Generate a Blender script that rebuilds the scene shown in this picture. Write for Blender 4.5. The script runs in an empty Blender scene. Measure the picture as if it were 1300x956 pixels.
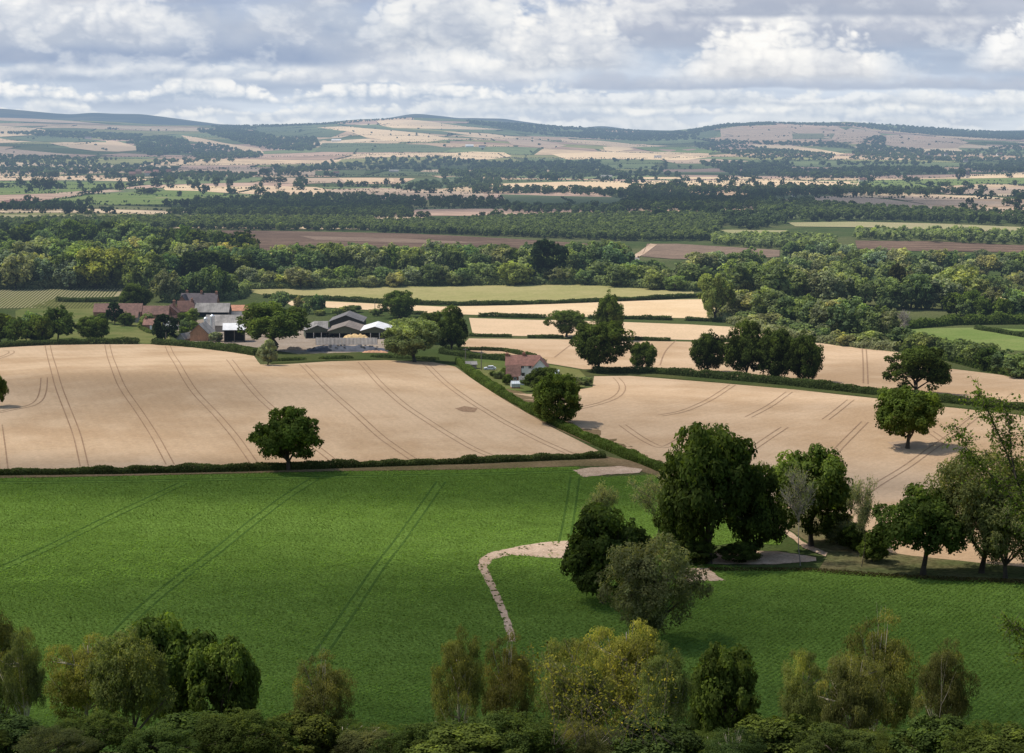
import bpy, math, random
import numpy as np
from mathutils import Vector
from mathutils.geometry import delaunay_2d_cdt

random.seed(7)
RNG = np.random.default_rng(11)
scene = bpy.context.scene
COL = scene.collection

# ------------------------------------------------------------------ camera constants
PW, PH, FPX, HOR = 1300.0, 956.0, 2426.0, 165.0
EYE = 85.0
PITCH = math.atan((PH / 2 - HOR) / FPX)
CT, ST = math.cos(PITCH), math.sin(PITCH)


# ------------------------------------------------------------------ terrain
def smooth(t):
    t = np.clip(t, 0, 1)
    return t * t * (3 - 2 * t)


RIDGE_U = np.array([-2600, -1500, -600, -200, 0, 100, 200, 310, 400, 460, 520, 600, 650, 700, 750, 800, 850, 875, 900, 925, 970, 1020, 1050, 1075, 1110, 1150, 1240, 1300, 1500, 2200, 3600], float)
RIDGE_S = np.array([150, 148, 152, 150, 150, 153, 158, 159.5, 157, 152, 149.5, 152, 156, 160, 163, 165.5, 166.5, 164, 160, 157, 155.5, 156, 156, 154.5, 157, 160, 166, 168, 165, 160, 160], float)
D1 = 9000.0


def h(x, y):
    x = np.asarray(x, float)
    y = np.asarray(y, float)
    a = 83.2 * (1 - y / 252.0)
    back = np.where(y < 0, 83.2 + 18 * (1 - np.exp(y / 120.0)), 0)
    hill = 0.5 * (a + np.sqrt(a * a + 90.0)) - 0.4
    hill = np.where(y < 0, back, hill)
    # lower the shoulder just under the eye a little on either side
    hill = hill + np.where(y < 240, 1.2 * np.sin(x / 23.0 + 0.6) * np.sin(y / 31.0) * smooth((y - 25) / 60) * smooth((235 - y) / 60), 0)
    w1 = smooth((y - 270) / 120)
    und = w1 * (1.1 * np.sin(x / 88 + y / 170 + 1.0) + 0.9 * np.sin(x / 57 - y / 120 + 2.0))
    w2 = smooth((y - 900) / 900) * (1 - 0.6 * smooth((y - 3000) / 1500))
    und = und + w2 * (2.2 * np.sin(x / 260 + y / 410 + 0.5) + 1.8 * np.sin(x / 190 - y / 530 + 4.0))
    mound = 7.0 * np.exp(-(((x + 110) / 120) ** 2 + ((y - 610) / 95) ** 2)) + 4.0 * np.exp(-(((x - 105) / 130) ** 2 + ((y - 560) / 80) ** 2))
    u = 650 + FPX * x / (np.maximum(y, 400) * CT)
    S = np.interp(u, RIDGE_U, RIDGE_S)
    zr = EYE + (HOR - S) * D1 * CT / FPX
    t = (y - 3900) / (D1 - 3900)
    tt = np.clip(t, 0, 1)
    prof = tt ** 1.15 * smooth(tt * 6)
    prof = np.where(t > 1, 1 - 0.55 * smooth((y - D1) / 3500), prof)
    far = zr * prof
    wf = smooth((y - 4300) / 1200) * (1 - smooth((y - 8000) / 900))
    far = far + wf * (5 * np.sin(x / 330 + y / 700) + 4 * np.sin(x / 210 - y / 480 + 1.3))
    return hill + und + mound + far


def hs(x, y):
    return float(h(x, y))


YMARCH = np.concatenate([np.arange(60, 600, 12.0), np.geomspace(600, 13000, 260)])


def Pm(px, py):
    """photo positions to points of the terrain (one ray march for many)."""
    px = np.atleast_1d(np.asarray(px, float))
    py = np.atleast_1d(np.asarray(py, float))
    dx = px - PW / 2
    up = PH / 2 - py
    dy = FPX * CT + up * ST
    dz = -FPX * ST + up * CT
    kx, kz = dx / dy, dz / dy
    Yg = YMARCH[None, :]
    below = (EYE + kz[:, None] * Yg) < h(kx[:, None] * Yg, np.broadcast_to(Yg, (len(px), len(YMARCH))))
    hit = below.any(1)
    i = np.where(hit, below.argmax(1), len(YMARCH) - 1)
    hi = np.where(hit, YMARCH[i], 9000.0)
    lo = np.where(hit, YMARCH[np.maximum(i - 1, 0)], 8990.0)
    for _ in range(28):
        mid = (lo + hi) / 2
        below = (EYE + kz * mid) < h(kx * mid, mid)
        hi = np.where(below, mid, hi)
        lo = np.where(below, lo, mid)
    y = (lo + hi) / 2
    x = kx * y
    return np.stack([x, y, h(x, y)], 1)


def P(px, py):
    return Pm([px], [py])[0]


def depth(p):
    return p[1] * CT - (p[2] - EYE) * ST


def colx(px, y, z):
    """world x at ground distance y, height z that the photo shows in column px"""
    return (px - PW / 2) / FPX * (y * CT - (z - EYE) * ST)


# ------------------------------------------------------------------ numpy noise
def _hash2(ix, iy, seed):
    n = (ix.astype(np.int64) * 374761393 + iy.astype(np.int64) * 668265263 + seed * 1274126177) & 0xFFFFFFFF
    n = ((n ^ (n >> 13)) * 1274126177) & 0xFFFFFFFF
    n = n ^ (n >> 16)
    return (n & 0xFFFFFF) / float(0xFFFFFF)


def vnoise(x, y, seed=0):
    x, y = np.broadcast_arrays(np.asarray(x, float), np.asarray(y, float))
    ix, iy = np.floor(x), np.floor(y)
    fx, fy = x - ix, y - iy
    fx = fx * fx * fx * (fx * (fx * 6 - 15) + 10)
    fy = fy * fy * fy * (fy * (fy * 6 - 15) + 10)
    a = _hash2(ix, iy, seed)
    b = _hash2(ix + 1, iy, seed)
    c = _hash2(ix, iy + 1, seed)
    d = _hash2(ix + 1, iy + 1, seed)
    return (a * (1 - fx) + b * fx) * (1 - fy) + (c * (1 - fx) + d * fx) * fy


def fbm(x, y, seed=0, octv=5, gain=0.52):
    s, a, t = 0, 1.0, 0
    for i in range(octv):
        s = s + a * vnoise(x * 2.03 ** i + 17.3 * i, y * 2.03 ** i - 9.1 * i, seed + i * 13)
        t += a
        a *= gain
    return s / t


# ------------------------------------------------------------------ object helpers
def link(name, me, mats, parent=None, kind=None, color=None):
    o = bpy.data.objects.new(name, me)
    COL.objects.link(o)
    for m in mats if isinstance(mats, (list, tuple)) else [mats]:
        if me is not None and m is not None and m.name not in [x.name for x in me.materials if x]:
            me.materials.append(m)
    if parent is not None:
        o.parent = parent
    if kind:
        o["kind"] = kind
    if color is not None:
        o.color = (*color, 1.0)
    return o


def tag(o, label=None, cat=None, group=None, kind=None):
    if label:
        o["label"] = label
    if cat:
        o["category"] = cat
    if group:
        o["group"] = group
    if kind:
        o["kind"] = kind
    return o


def empty(name, loc, rz=0.0):
    o = bpy.data.objects.new(name, None)
    COL.objects.link(o)
    o.location = loc
    o.rotation_euler = (0, 0, rz)
    o.empty_display_size = 0.3
    return o


def raw_mesh(name, V, loops, counts):
    me = bpy.data.meshes.new(name)
    V = np.ascontiguousarray(V, np.float32)
    loops = np.ascontiguousarray(loops, np.int32)
    counts = np.asarray(counts, np.int32)
    me.vertices.add(len(V))
    me.vertices.foreach_set("co", V.ravel())
    me.loops.add(len(loops))
    me.loops.foreach_set("vertex_index", loops)
    me.polygons.add(len(counts))
    st = np.zeros(len(counts), np.int32)
    st[1:] = np.cumsum(counts)[:-1]
    me.polygons.foreach_set("loop_start", st)
    me.update(calc_edges=True)
    return me


def fattr(me, name, vals, dom="FACE"):
    a = me.attributes.new(name, "FLOAT", dom)
    a.data.foreach_set("value", np.ascontiguousarray(vals, np.float32))


def cattr(me, name, vals, dom="FACE"):
    a = me.attributes.new(name, "FLOAT_COLOR", dom)
    v = np.ones((len(vals), 4), np.float32)
    v[:, :3] = vals
    a.data.foreach_set("color", v.ravel())


def norm(v):
    return v / np.maximum(np.linalg.norm(v, axis=1, keepdims=True), 1e-9)


def leaf_mesh(name, C, N, size, tint, rng, aspect=0.62, droop=None):
    """leaf clumps: one kite-shaped face each, facing N."""
    n = len(C)
    N = norm(N)
    r = rng.normal(size=(n, 3))
    if droop is not None:
        r = r * (1 - droop) + np.array([0, 0, -1.0]) * droop * 2
    T = norm(r - N * np.sum(r * N, 1, keepdims=True))
    B = np.cross(N, T)
    s = np.broadcast_to(np.asarray(size, float), (n,)) * rng.uniform(0.65, 1.3, n)
    s = s[:, None]
    fold = N * s * rng.uniform(-0.18, 0.18, (n, 1))
    V = np.empty((n, 4, 3))
    V[:, 0] = C + T * s * rng.uniform(0.8, 1.2, (n, 1))
    V[:, 1] = C + B * s * aspect + T * s * rng.uniform(-.3, .4, (n, 1)) + fold
    V[:, 2] = C - T * s * rng.uniform(0.7, 1.1, (n, 1))
    V[:, 3] = C - B * s * aspect + T * s * rng.uniform(-.3, .4, (n, 1)) + fold
    me = raw_mesh(name, V.reshape(-1, 3), np.arange(4 * n), np.full(n, 4))
    fattr(me, "tint", np.clip(tint, 0, 1))
    return me


def tube_arrays(segs, sides=5):
    """segs: (p0, p1, r0, r1) -> verts, loops, counts"""
    V, L, c = [], [], []
    base = 0
    ang = np.arange(sides) * 2 * math.pi / sides
    for p0, p1, r0, r1 in segs:
        p0 = np.asarray(p0, float)
        p1 = np.asarray(p1, float)
        d = p1 - p0
        d = d / max(np.linalg.norm(d), 1e-9)
        a = np.cross(d, [0, 0, 1.0] if abs(d[2]) < 0.9 else [1.0, 0, 0])
        a /= max(np.linalg.norm(a), 1e-9)
        b = np.cross(d, a)
        ring = np.cos(ang)[:, None] * a + np.sin(ang)[:, None] * b
        V.append(p0 + ring * r0)
        V.append(p1 + ring * r1)
        for i in range(sides):
            j = (i + 1) % sides
            L += [base + i, base + j, base + sides + j, base + sides + i]
            c.append(4)
        L += [base + sides + i for i in range(sides)]
        c.append(sides)
        base += 2 * sides
    return np.concatenate(V), L, c


def tubes(name, segs, sides=5):
    V, L, c = tube_arrays(segs, sides)
    return raw_mesh(name, V, L, c)


class MB:
    """small mesh builder"""

    def __init__(self):
        self.V, self.F, self.M = [], [], []

    def add(self, V, F, m=0):
        b = len(self.V)
        self.V += [tuple(v) for v in V]
        self.F += [[b + i for i in f] for f in F]
        self.M += [m] * len(F)
        return self

    def box(self, x0, x1, y0, y1, z0, z1, m=0):
        V = [(x, y, z) for z in (z0, z1) for y in (y0, y1) for x in (x0, x1)]
        F = [(0, 2, 3, 1), (4, 5, 7, 6), (0, 1, 5, 4), (2, 6, 7, 3), (0, 4, 6, 2), (1, 3, 7, 5)]
        return self.add(V, F, m)

    def cyl(self, x, y, z0, z1, r0, r1=None, n=14, m=0):
        r1 = r0 if r1 is None else r1
        V = [(x + r * math.cos(2 * math.pi * i / n), y + r * math.sin(2 * math.pi * i / n), z) for z, r in ((z0, r0), (z1, r1)) for i in range(n)]
        F = [(i, (i + 1) % n, n + (i + 1) % n, n + i) for i in range(n)] + [tuple(range(n))[::-1], tuple(range(n, 2 * n))]
        return self.add(V, F, m)

    def prism(self, prof, y0, y1, m=0):
        """profile in (x, z) extruded along y"""
        n = len(prof)
        V = [(x, y0, z) for x, z in prof] + [(x, y1, z) for x, z in prof]
        F = [(i, (i + 1) % n, n + (i + 1) % n, n + i) for i in range(n)] + [tuple(range(n))[::-1], tuple(range(n, 2 * n))]
        return self.add(V, F, m)

    def prismx(self, prof, x0, x1, m=0):
        """profile in (y, z) extruded along x"""
        n = len(prof)
        V = [(x0, y, z) for y, z in prof] + [(x1, y, z) for y, z in prof]
        F = [(i, (i + 1) % n, n + (i + 1) % n, n + i) for i in range(n)] + [tuple(range(n))[::-1], tuple(range(n, 2 * n))]
        return self.add(V, F, m)

    def build(self, name, mats, parent=None, kind=None, smooth_=False):
        me = bpy.data.meshes.new(name)
        me.from_pydata(self.V, [], self.F)
        mats = mats if isinstance(mats, (list, tuple)) else [mats]
        for m in mats:
            me.materials.append(m)
        me.polygons.foreach_set("material_index", self.M)
        if smooth_:
            me.polygons.foreach_set("use_smooth", [True] * len(self.F))
        import bmesh
        bm = bmesh.new()
        bm.from_mesh(me)
        bmesh.ops.recalc_face_normals(bm, faces=bm.faces)
        bm.to_mesh(me)
        bm.free()
        me.update()
        return link(name, me, [], parent, kind)


# ------------------------------------------------------------------ materials
class NT:
    def __init__(self, name):
        self.m = bpy.data.materials.new(name)
        self.m.use_nodes = True
        self.t = self.m.node_tree
        self.t.nodes.clear()
        self.out = self.n("ShaderNodeOutputMaterial")

    def n(self, typ, **kw):
        nd = self.t.nodes.new(typ)
        for k, v in kw.items():
            setattr(nd, k, v)
        return nd

    def set(self, sock, v):
        if isinstance(v, bpy.types.NodeSocket):
            self.t.links.new(v, sock)
        elif isinstance(v, (tuple, list)) and len(v) == 3 and sock.type == "RGBA":
            sock.default_value = (*v, 1)
        else:
            sock.default_value = v

    def math(self, op, a, b=None, c=None, clamp=False):
        nd = self.n("ShaderNodeMath", operation=op, use_clamp=clamp)
        for i, v in enumerate((a, b, c)):
            if v is not None:
                self.set(nd.inputs[i], v)
        return nd.outputs[0]

    def mix(self, f, a, b, mode="MIX"):
        nd = self.n("ShaderNodeMix", data_type="RGBA", blend_type=mode)
        self.set(nd.inputs[0], f)
        self.set(nd.inputs[6], a)
        self.set(nd.inputs[7], b)
        return nd.outputs[2]

    def noise(self, vec, scale, detail=3, rough=0.55, dist=0.0):
        nd = self.n("ShaderNodeTexNoise")
        self.set(nd.inputs["Vector"], vec)
        nd.inputs["Scale"].default_value = scale
        nd.inputs["Detail"].default_value = detail
        nd.inputs["Roughness"].default_value = rough
        nd.inputs["Distortion"].default_value = dist
        return nd.outputs[0]

    def ramp(self, f, a, b, lo=0.0, hi=1.0):
        nd = self.n("ShaderNodeMapRange", clamp=True)
        nd.interpolation_type = "SMOOTHSTEP"
        self.set(nd.inputs[0], f)
        nd.inputs[1].default_value = a
        nd.inputs[2].default_value = b
        nd.inputs[3].default_value = lo
        nd.inputs[4].default_value = hi
        return nd.outputs[0]

    def pos(self):
        return self.n("ShaderNodeNewGeometry").outputs["Position"]

    def attr(self, name):
        return self.n("ShaderNodeAttribute", attribute_name=name)

    def mapping(self, vec, scale=(1, 1, 1), rot=(0, 0, 0)):
        nd = self.n("ShaderNodeMapping")
        self.set(nd.inputs[0], vec)
        nd.inputs["Scale"].default_value = scale
        nd.inputs["Rotation"].default_value = rot
        return nd.outputs[0]

    def bump(self, hgt, dist, strength=1.0):
        nd = self.n("ShaderNodeBump")
        nd.inputs["Strength"].default_value = strength
        nd.inputs["Distance"].default_value = dist
        self.set(nd.inputs["Height"], hgt)
        return nd.outputs[0]

    def finish(self, shader):
        self.t.links.new(shader, self.out.inputs[0])
        return self.m

    def diffuse(self, col, normal=None, rough=0.6):
        nd = self.n("ShaderNodeBsdfDiffuse")
        self.set(nd.inputs[0], col)
        nd.inputs[1].default_value = rough
        if normal is not None:
            self.set(nd.inputs["Normal"], normal)
        return nd.outputs[0]

    def principled(self, col, rough=0.6, metal=0.0, spec=0.3, normal=None):
        nd = self.n("ShaderNodeBsdfPrincipled")
        self.set(nd.inputs["Base Color"], col)
        self.set(nd.inputs["Roughness"], rough)
        nd.inputs["Metallic"].default_value = metal
        nd.inputs["Specular IOR Level"].default_value = spec
        if normal is not None:
            self.set(nd.inputs["Normal"], normal)
        return nd.outputs[0]


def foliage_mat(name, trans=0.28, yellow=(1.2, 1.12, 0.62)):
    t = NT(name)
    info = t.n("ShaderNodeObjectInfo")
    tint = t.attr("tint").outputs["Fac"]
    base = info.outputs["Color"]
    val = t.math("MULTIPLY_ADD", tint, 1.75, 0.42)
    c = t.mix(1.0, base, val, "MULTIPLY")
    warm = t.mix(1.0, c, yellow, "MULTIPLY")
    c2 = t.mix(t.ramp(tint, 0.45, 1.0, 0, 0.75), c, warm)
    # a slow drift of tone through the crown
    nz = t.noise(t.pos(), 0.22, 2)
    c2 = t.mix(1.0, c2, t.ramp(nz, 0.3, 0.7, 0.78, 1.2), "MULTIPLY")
    d = t.diffuse(c2)
    tr = t.n("ShaderNodeBsdfTranslucent")
    t.set(tr.inputs[0], t.mix(1.0, c2, (1.15, 1.2, 0.5), "MULTIPLY"))
    mx = t.n("ShaderNodeMixShader")
    mx.inputs[0].default_value = trans
    t.t.links.new(d, mx.inputs[1])
    t.t.links.new(tr.outputs[0], mx.inputs[2])
    return t.finish(mx.outputs[0])


def field_mat(name, a, b, big=0.012, mid=0.09, fine=1.1, rows=None, rowamp=0.25, bumpd=0.15, amp=1.0, contrast=0.5):
    """crop surface: two tones drifting at several scales, drilled rows, fine stalk texture."""
    t = NT(name)
    p = t.pos()
    n1 = t.noise(p, big, 3)
    n2 = t.noise(p, mid, 3, 0.6)
    n3 = t.noise(p, fine, 4, 0.7)
    f = t.math("MULTIPLY_ADD", n1, 0.9, t.math("MULTIPLY", n2, 0.7))
    f = t.ramp(f, 0.6, 1.0)
    c = t.mix(f, a, b)
    v = t.ramp(n3, 0.25, 0.75, 1 - contrast * 0.5, 1 + contrast * 0.45)
    c = t.mix(amp, c, v, "MULTIPLY")
    if rows:
        ang, period = rows
        m = t.mapping(p, (1, 1, 1), (0, 0, -ang))
        sx = t.n("ShaderNodeSeparateXYZ")
        t.set(sx.inputs[0], m)
        wob = t.math("MULTIPLY_ADD", n2, period * 0.7, sx.outputs[0])
        s = t.math("SINE", t.math("MULTIPLY", wob, 2 * math.pi / period))
        c = t.mix(1.0, c, t.math("MULTIPLY_ADD", s, rowamp * 0.5, 1 - rowamp * 0.3), "MULTIPLY")
    return t.finish(t.diffuse(c, t.bump(n3, bumpd), 0.9))


def plain(name, col, var=0.25, scale=1.5, rough=0.7, metal=0.0, spec=0.25, stripes=None, streak=False):
    """painted or weathered surface with mottling; stripes = (axis, period, depth) for sheeting or tiles."""
    t = NT(name)
    tc = t.n("ShaderNodeTexCoord").outputs["Object"]
    n1 = t.noise(t.mapping(tc, (1, 1, 0.35) if streak else (1, 1, 1)), scale, 4, 0.62)
    n2 = t.noise(tc, scale * 0.23, 2)
    f = t.math("MULTIPLY_ADD", n1, 0.6, t.math("MULTIPLY", n2, 0.4))
    c = t.mix(1.0, col, t.ramp(f, 0.3, 0.7, 1 - var, 1 + var), "MULTIPLY")
    nrm = None
    if stripes:
        sx = t.n("ShaderNodeSeparateXYZ")
        t.set(sx.inputs[0], tc)
        s = t.math("SINE", t.math("MULTIPLY", sx.outputs[stripes[0]], 2 * math.pi / stripes[1]))
        c = t.mix(1.0, c, t.math("MULTIPLY_ADD", s, stripes[2], 1.0), "MULTIPLY")
    return t.finish(t.principled(c, rough, metal, spec, nrm))

# ------------------------------------------------------------------ trees
M_LEAF = foliage_mat("foliage", 0.34)
M_LEAF_FINE = foliage_mat("fine_foliage", 0.38, (1.3, 1.05, 0.5))
M_BARK = plain("bark", (0.085, 0.068, 0.05), 0.45, 3.0, 0.9, 0, 0.1, streak=True)
M_PALEBARK = plain("pale_bark", (0.34, 0.29, 0.22), 0.45, 4.0, 0.9, 0, 0.1, streak=True)
M_DEADWOOD = plain("dead_wood", (0.25, 0.22, 0.18), 0.3, 3.0, 0.9, 0, 0.1)


def fib(n, rng, lo=-0.6, hi=1.0):
    i = np.arange(n) + 0.5
    z = lo + (hi - lo) * i / n
    ph = i * math.pi * (3 - math.sqrt(5)) + rng.uniform(0, 6.28)
    r = np.sqrt(np.maximum(0, 1 - z * z))
    return norm(np.stack([r * np.cos(ph), r * np.sin(ph), z], 1) + rng.normal(0, 0.13, (n, 3)))


def crown_lobes(rng, K=24, sub=9, n=14000, leaf=0.03, z0=0.16, rx=0.5, lobe=(0.12, 0.2), lo=-0.55, ragged=0.12, shape="oak", upbias=0.35, droop=None, squash=1.0):
    """crown of many leaf clumps grouped in boughs, in a unit box (width 1, height 1). Returns leaf arrays and bough centres."""
    zc, rz = z0 + (1 - z0) * 0.5, (1 - z0) * 0.5
    D = fib(K, rng, lo, 0.98)
    lr = rng.uniform(lobe[0], lobe[1], K)
    push = rng.uniform(1 - ragged * 3, 1.0, K)
    LC = np.stack([D[:, 0] * (rx - lr) * push, D[:, 1] * (rx - lr) * push, zc + D[:, 2] * (rz - lr * 0.9) * push], 1)
    if shape == "oak":  # flatter underside, wide shoulders
        k = np.clip((LC[:, 2] - z0) / (1 - z0), 0, 1)
        w = 0.8 + 0.25 * np.sin(k * math.pi)
        LC[:, :2] *= w[:, None]
    elif shape == "cone":
        k = np.clip((LC[:, 2] - z0) / (1 - z0), 0, 1)
        LC[:, :2] *= (1.15 - 1.0 * k)[:, None]
        lr = lr * (1.15 - 0.7 * k)
    elif shape == "tall":
        k = np.clip((LC[:, 2] - z0) / (1 - z0), 0, 1)
        LC[:, :2] *= (0.75 + 0.5 * np.sin(k * math.pi * 0.9))[:, None] * 0.85
    # a few inner boughs so that the middle is dark and dense
    core = max(3, K // 6)
    cd = norm(rng.normal(size=(core, 3)))
    LC = np.concatenate([LC, np.stack([cd[:, 0] * rx * 0.35, cd[:, 1] * rx * 0.35, zc + cd[:, 2] * rz * 0.4], 1)])
    lr = np.concatenate([lr, rng.uniform(lobe[1], lobe[1] * 1.3, core)])
    KK = len(LC)
    lt = rng.normal(0, 0.13, KK)
    out = norm(LC - np.array([0, 0, zc - 0.1]))
    # sub clumps
    sd = norm(rng.normal(size=(KK, sub, 3)).reshape(-1, 3) + np.repeat(out, sub, 0) * 0.8)
    sc = np.repeat(LC, sub, 0) + sd * np.repeat(lr, sub)[:, None] * rng.uniform(0.5, 1.05, (KK * sub, 1))
    sr = np.repeat(lr, sub) * rng.uniform(0.32, 0.55, KK * sub)
    stt = np.repeat(lt, sub) + rng.normal(0, 0.09, KK * sub)
    pr = sr ** 2
    pick = rng.choice(KK * sub, n, p=pr / pr.sum())
    d = norm(rng.normal(size=(n, 3)) + sd[pick] * 0.5 + np.array([0, 0, 0.25]))
    C = sc[pick] + d * (sr[pick] * (0.55 + 0.5 * rng.random(n)))[:, None]
    if squash != 1.0:   # boughs keep round once the tree is drawn out tall
        C[:, 2] = LC[pick // sub, 2] + (C[:, 2] - LC[pick // sub, 2]) * squash
    N = norm(d + rng.normal(0, 0.5, (n, 3)) + np.array([0, 0, upbias]))
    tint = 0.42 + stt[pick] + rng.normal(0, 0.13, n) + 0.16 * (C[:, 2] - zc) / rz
    keep = C[:, 2] > z0 - 0.03 + 0.05 * rng.random(n)
    C, N, tint = C[keep], N[keep], tint[keep]
    return C, N, tint, leaf, LC[:K]


def trunk_segs(rng, LC, z0=0.16, r=0.036, top=0.62, limbs=9, wob=0.02, flare=1.7, bare=False):
    segs = []
    pts = [np.array([0, 0, -0.06]), np.array([0, 0, 0.025])]
    n = 5
    for i in range(1, n + 1):
        pts.append(np.array([rng.normal(0, wob), rng.normal(0, wob), top * i / n]))
    rad = [r * flare, r * 1.12] + [r * (1 - 0.75 * i / n) for i in range(1, n + 1)]
    for i in range(len(pts) - 1):
        segs.append((pts[i], pts[i + 1], rad[i], rad[i + 1]))
    idx = rng.permutation(len(LC))[:limbs]
    for k in idx:
        t = LC[k]
        s = int(rng.integers(2, len(pts) - 1))
        a = pts[s]
        if a[2] > t[2]:
            a = pts[2]
        m = (a + t) / 2 + np.array([0, 0, -0.02 + 0.03 * rng.random()]) + rng.normal(0, 0.015, 3)
        r0 = r * 0.5
        segs.append((a, m, r0, r0 * 0.7))
        segs.append((m, t, r0 * 0.7, r0 * 0.25))
        for _ in range(2):
            e = t + rng.normal(0, 0.06, 3)
            segs.append((m, e, r0 * 0.35, r0 * 0.1))
    return segs


def grow(rng, h_, levels=4, r0=0.03, spread=0.55, nb=(3, 5), lean=(0, 0), up=0.35, len0=0.42, shrink=0.62, first=0.3):
    """free branching tree (bare or thinly leaved), height about h_. Returns segments and twig ends."""
    segs, tips = [], []

    def rec(p, d, L, r, lev):
        n = 3
        q = p
        dd = d
        bases = []
        for i in range(n):
            dd = dd + rng.normal(0, 0.12, 3) + np.array([0, 0, up * 0.12])
            dd = dd / np.linalg.norm(dd)
            q2 = q + dd * L / n
            ra, rb = r * (1 - 0.5 * i / n), r * (1 - 0.5 * (i + 1) / n)
            segs.append((q, q2, ra, rb))
            bases.append((q2, dd, rb))
            q = q2
        if lev == 0:
            tips.append((q, dd))
            return
        for _ in range(int(rng.integers(nb[0], nb[1] + 1))):
            b, bd, br = bases[int(rng.integers(0 if lev < levels else 1, n))]
            nd = bd + norm(rng.normal(size=(1, 3)))[0] * spread * 1.5
            nd[2] += up * 0.5
            nd /= np.linalg.norm(nd)
            rec(b, nd, L * shrink * rng.uniform(0.75, 1.2), br * 0.62, lev - 1)
        rec(q, dd, L * shrink, r * 0.5, lev - 1)

    d0 = np.array([lean[0], lean[1], 1.0])
    d0 /= np.linalg.norm(d0)
    L0 = h_ * len0
    segs.append((np.array([0, 0, -0.05 * h_]), np.array([0, 0, 0.02 * h_]), r0 * 1.6, r0 * 1.1))
    rec(np.array([0, 0, 0.02 * h_]), d0, L0, r0, levels)
    zmax = max(s[1][2] for s in segs)
    k = h_ / zmax
    segs = [(a * k, b * k, ra, rb) for a, b, ra, rb in segs]
    tips = [(a * k, d) for a, d in tips]
    return segs, tips


def fit(segs, tips, zr=1.0):
    """scale a grown tree so that its crown is one unit wide"""
    r = np.array([math.hypot(a[0], a[1]) for a, _ in tips])
    k = 0.46 / max(np.percentile(r, 92), 1e-3)
    s = np.array([k, k, 1.0])
    return [(a * s, b * s, ra, rb) for a, b, ra, rb in segs], [(a * s, d) for a, d in tips]


def strands(rng, tips, per_tip=5, length=(0.05, 0.13), leaves=14, droop=0.8, scat=0.03):
    """leaves hung along drooping twigs from the branch ends"""
    T = np.array([t[0] for t in tips])
    Dd = np.array([t[1] for t in tips])
    n = len(T) * per_tip
    S = np.repeat(T, per_tip, 0) + rng.normal(0, scat, (n, 3))
    d = norm(np.repeat(Dd, per_tip, 0) * 0.6 + rng.normal(0, 0.5, (n, 3)) + np.array([0, 0, -droop]))
    L = rng.uniform(length[0], length[1], n)
    st = rng.normal(0, 0.12, n)
    f = rng.random((n, leaves))
    C = S[:, None, :] + d[:, None, :] * (L[:, None] * f)[:, :, None]
    C[:, :, 2] -= 0.35 * droop * (L[:, None] * f ** 2)
    C = C.reshape(-1, 3) + rng.normal(0, scat * 0.35, (n * leaves, 3))
    N = norm(rng.normal(size=(n * leaves, 3)) + np.array([0, 0, 0.5]))
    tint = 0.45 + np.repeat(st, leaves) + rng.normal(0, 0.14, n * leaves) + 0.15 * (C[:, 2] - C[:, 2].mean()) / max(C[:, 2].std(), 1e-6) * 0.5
    return C, N, tint


VARS = {}


def add_var(key, C, N, tint, leaf, segs, rng, aspect=0.62, sides=5, mat=None, bark=None, droop=None, aniso=1.0):
    if C is not None:   # fill the unit box exactly
        k = np.array([.5 / np.percentile(np.abs(C[:, 0]), 99.5), .5 / np.percentile(np.abs(C[:, 1]), 99.5), 1.0])
        C = C * k
        segs = [(np.asarray(a) * k, np.asarray(b) * k, r, q) for a, b, r, q in segs]
    crown = leaf_mesh("crown_" + key, C, N, leaf, tint, rng, aspect, droop) if C is not None else None
    if crown:
        crown.materials.append(mat or M_LEAF)
    tr = tubes("trunk_" + key, segs, sides)
    tr.materials.append(bark or M_BARK)
    VARS[key] = (crown, tr)


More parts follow.
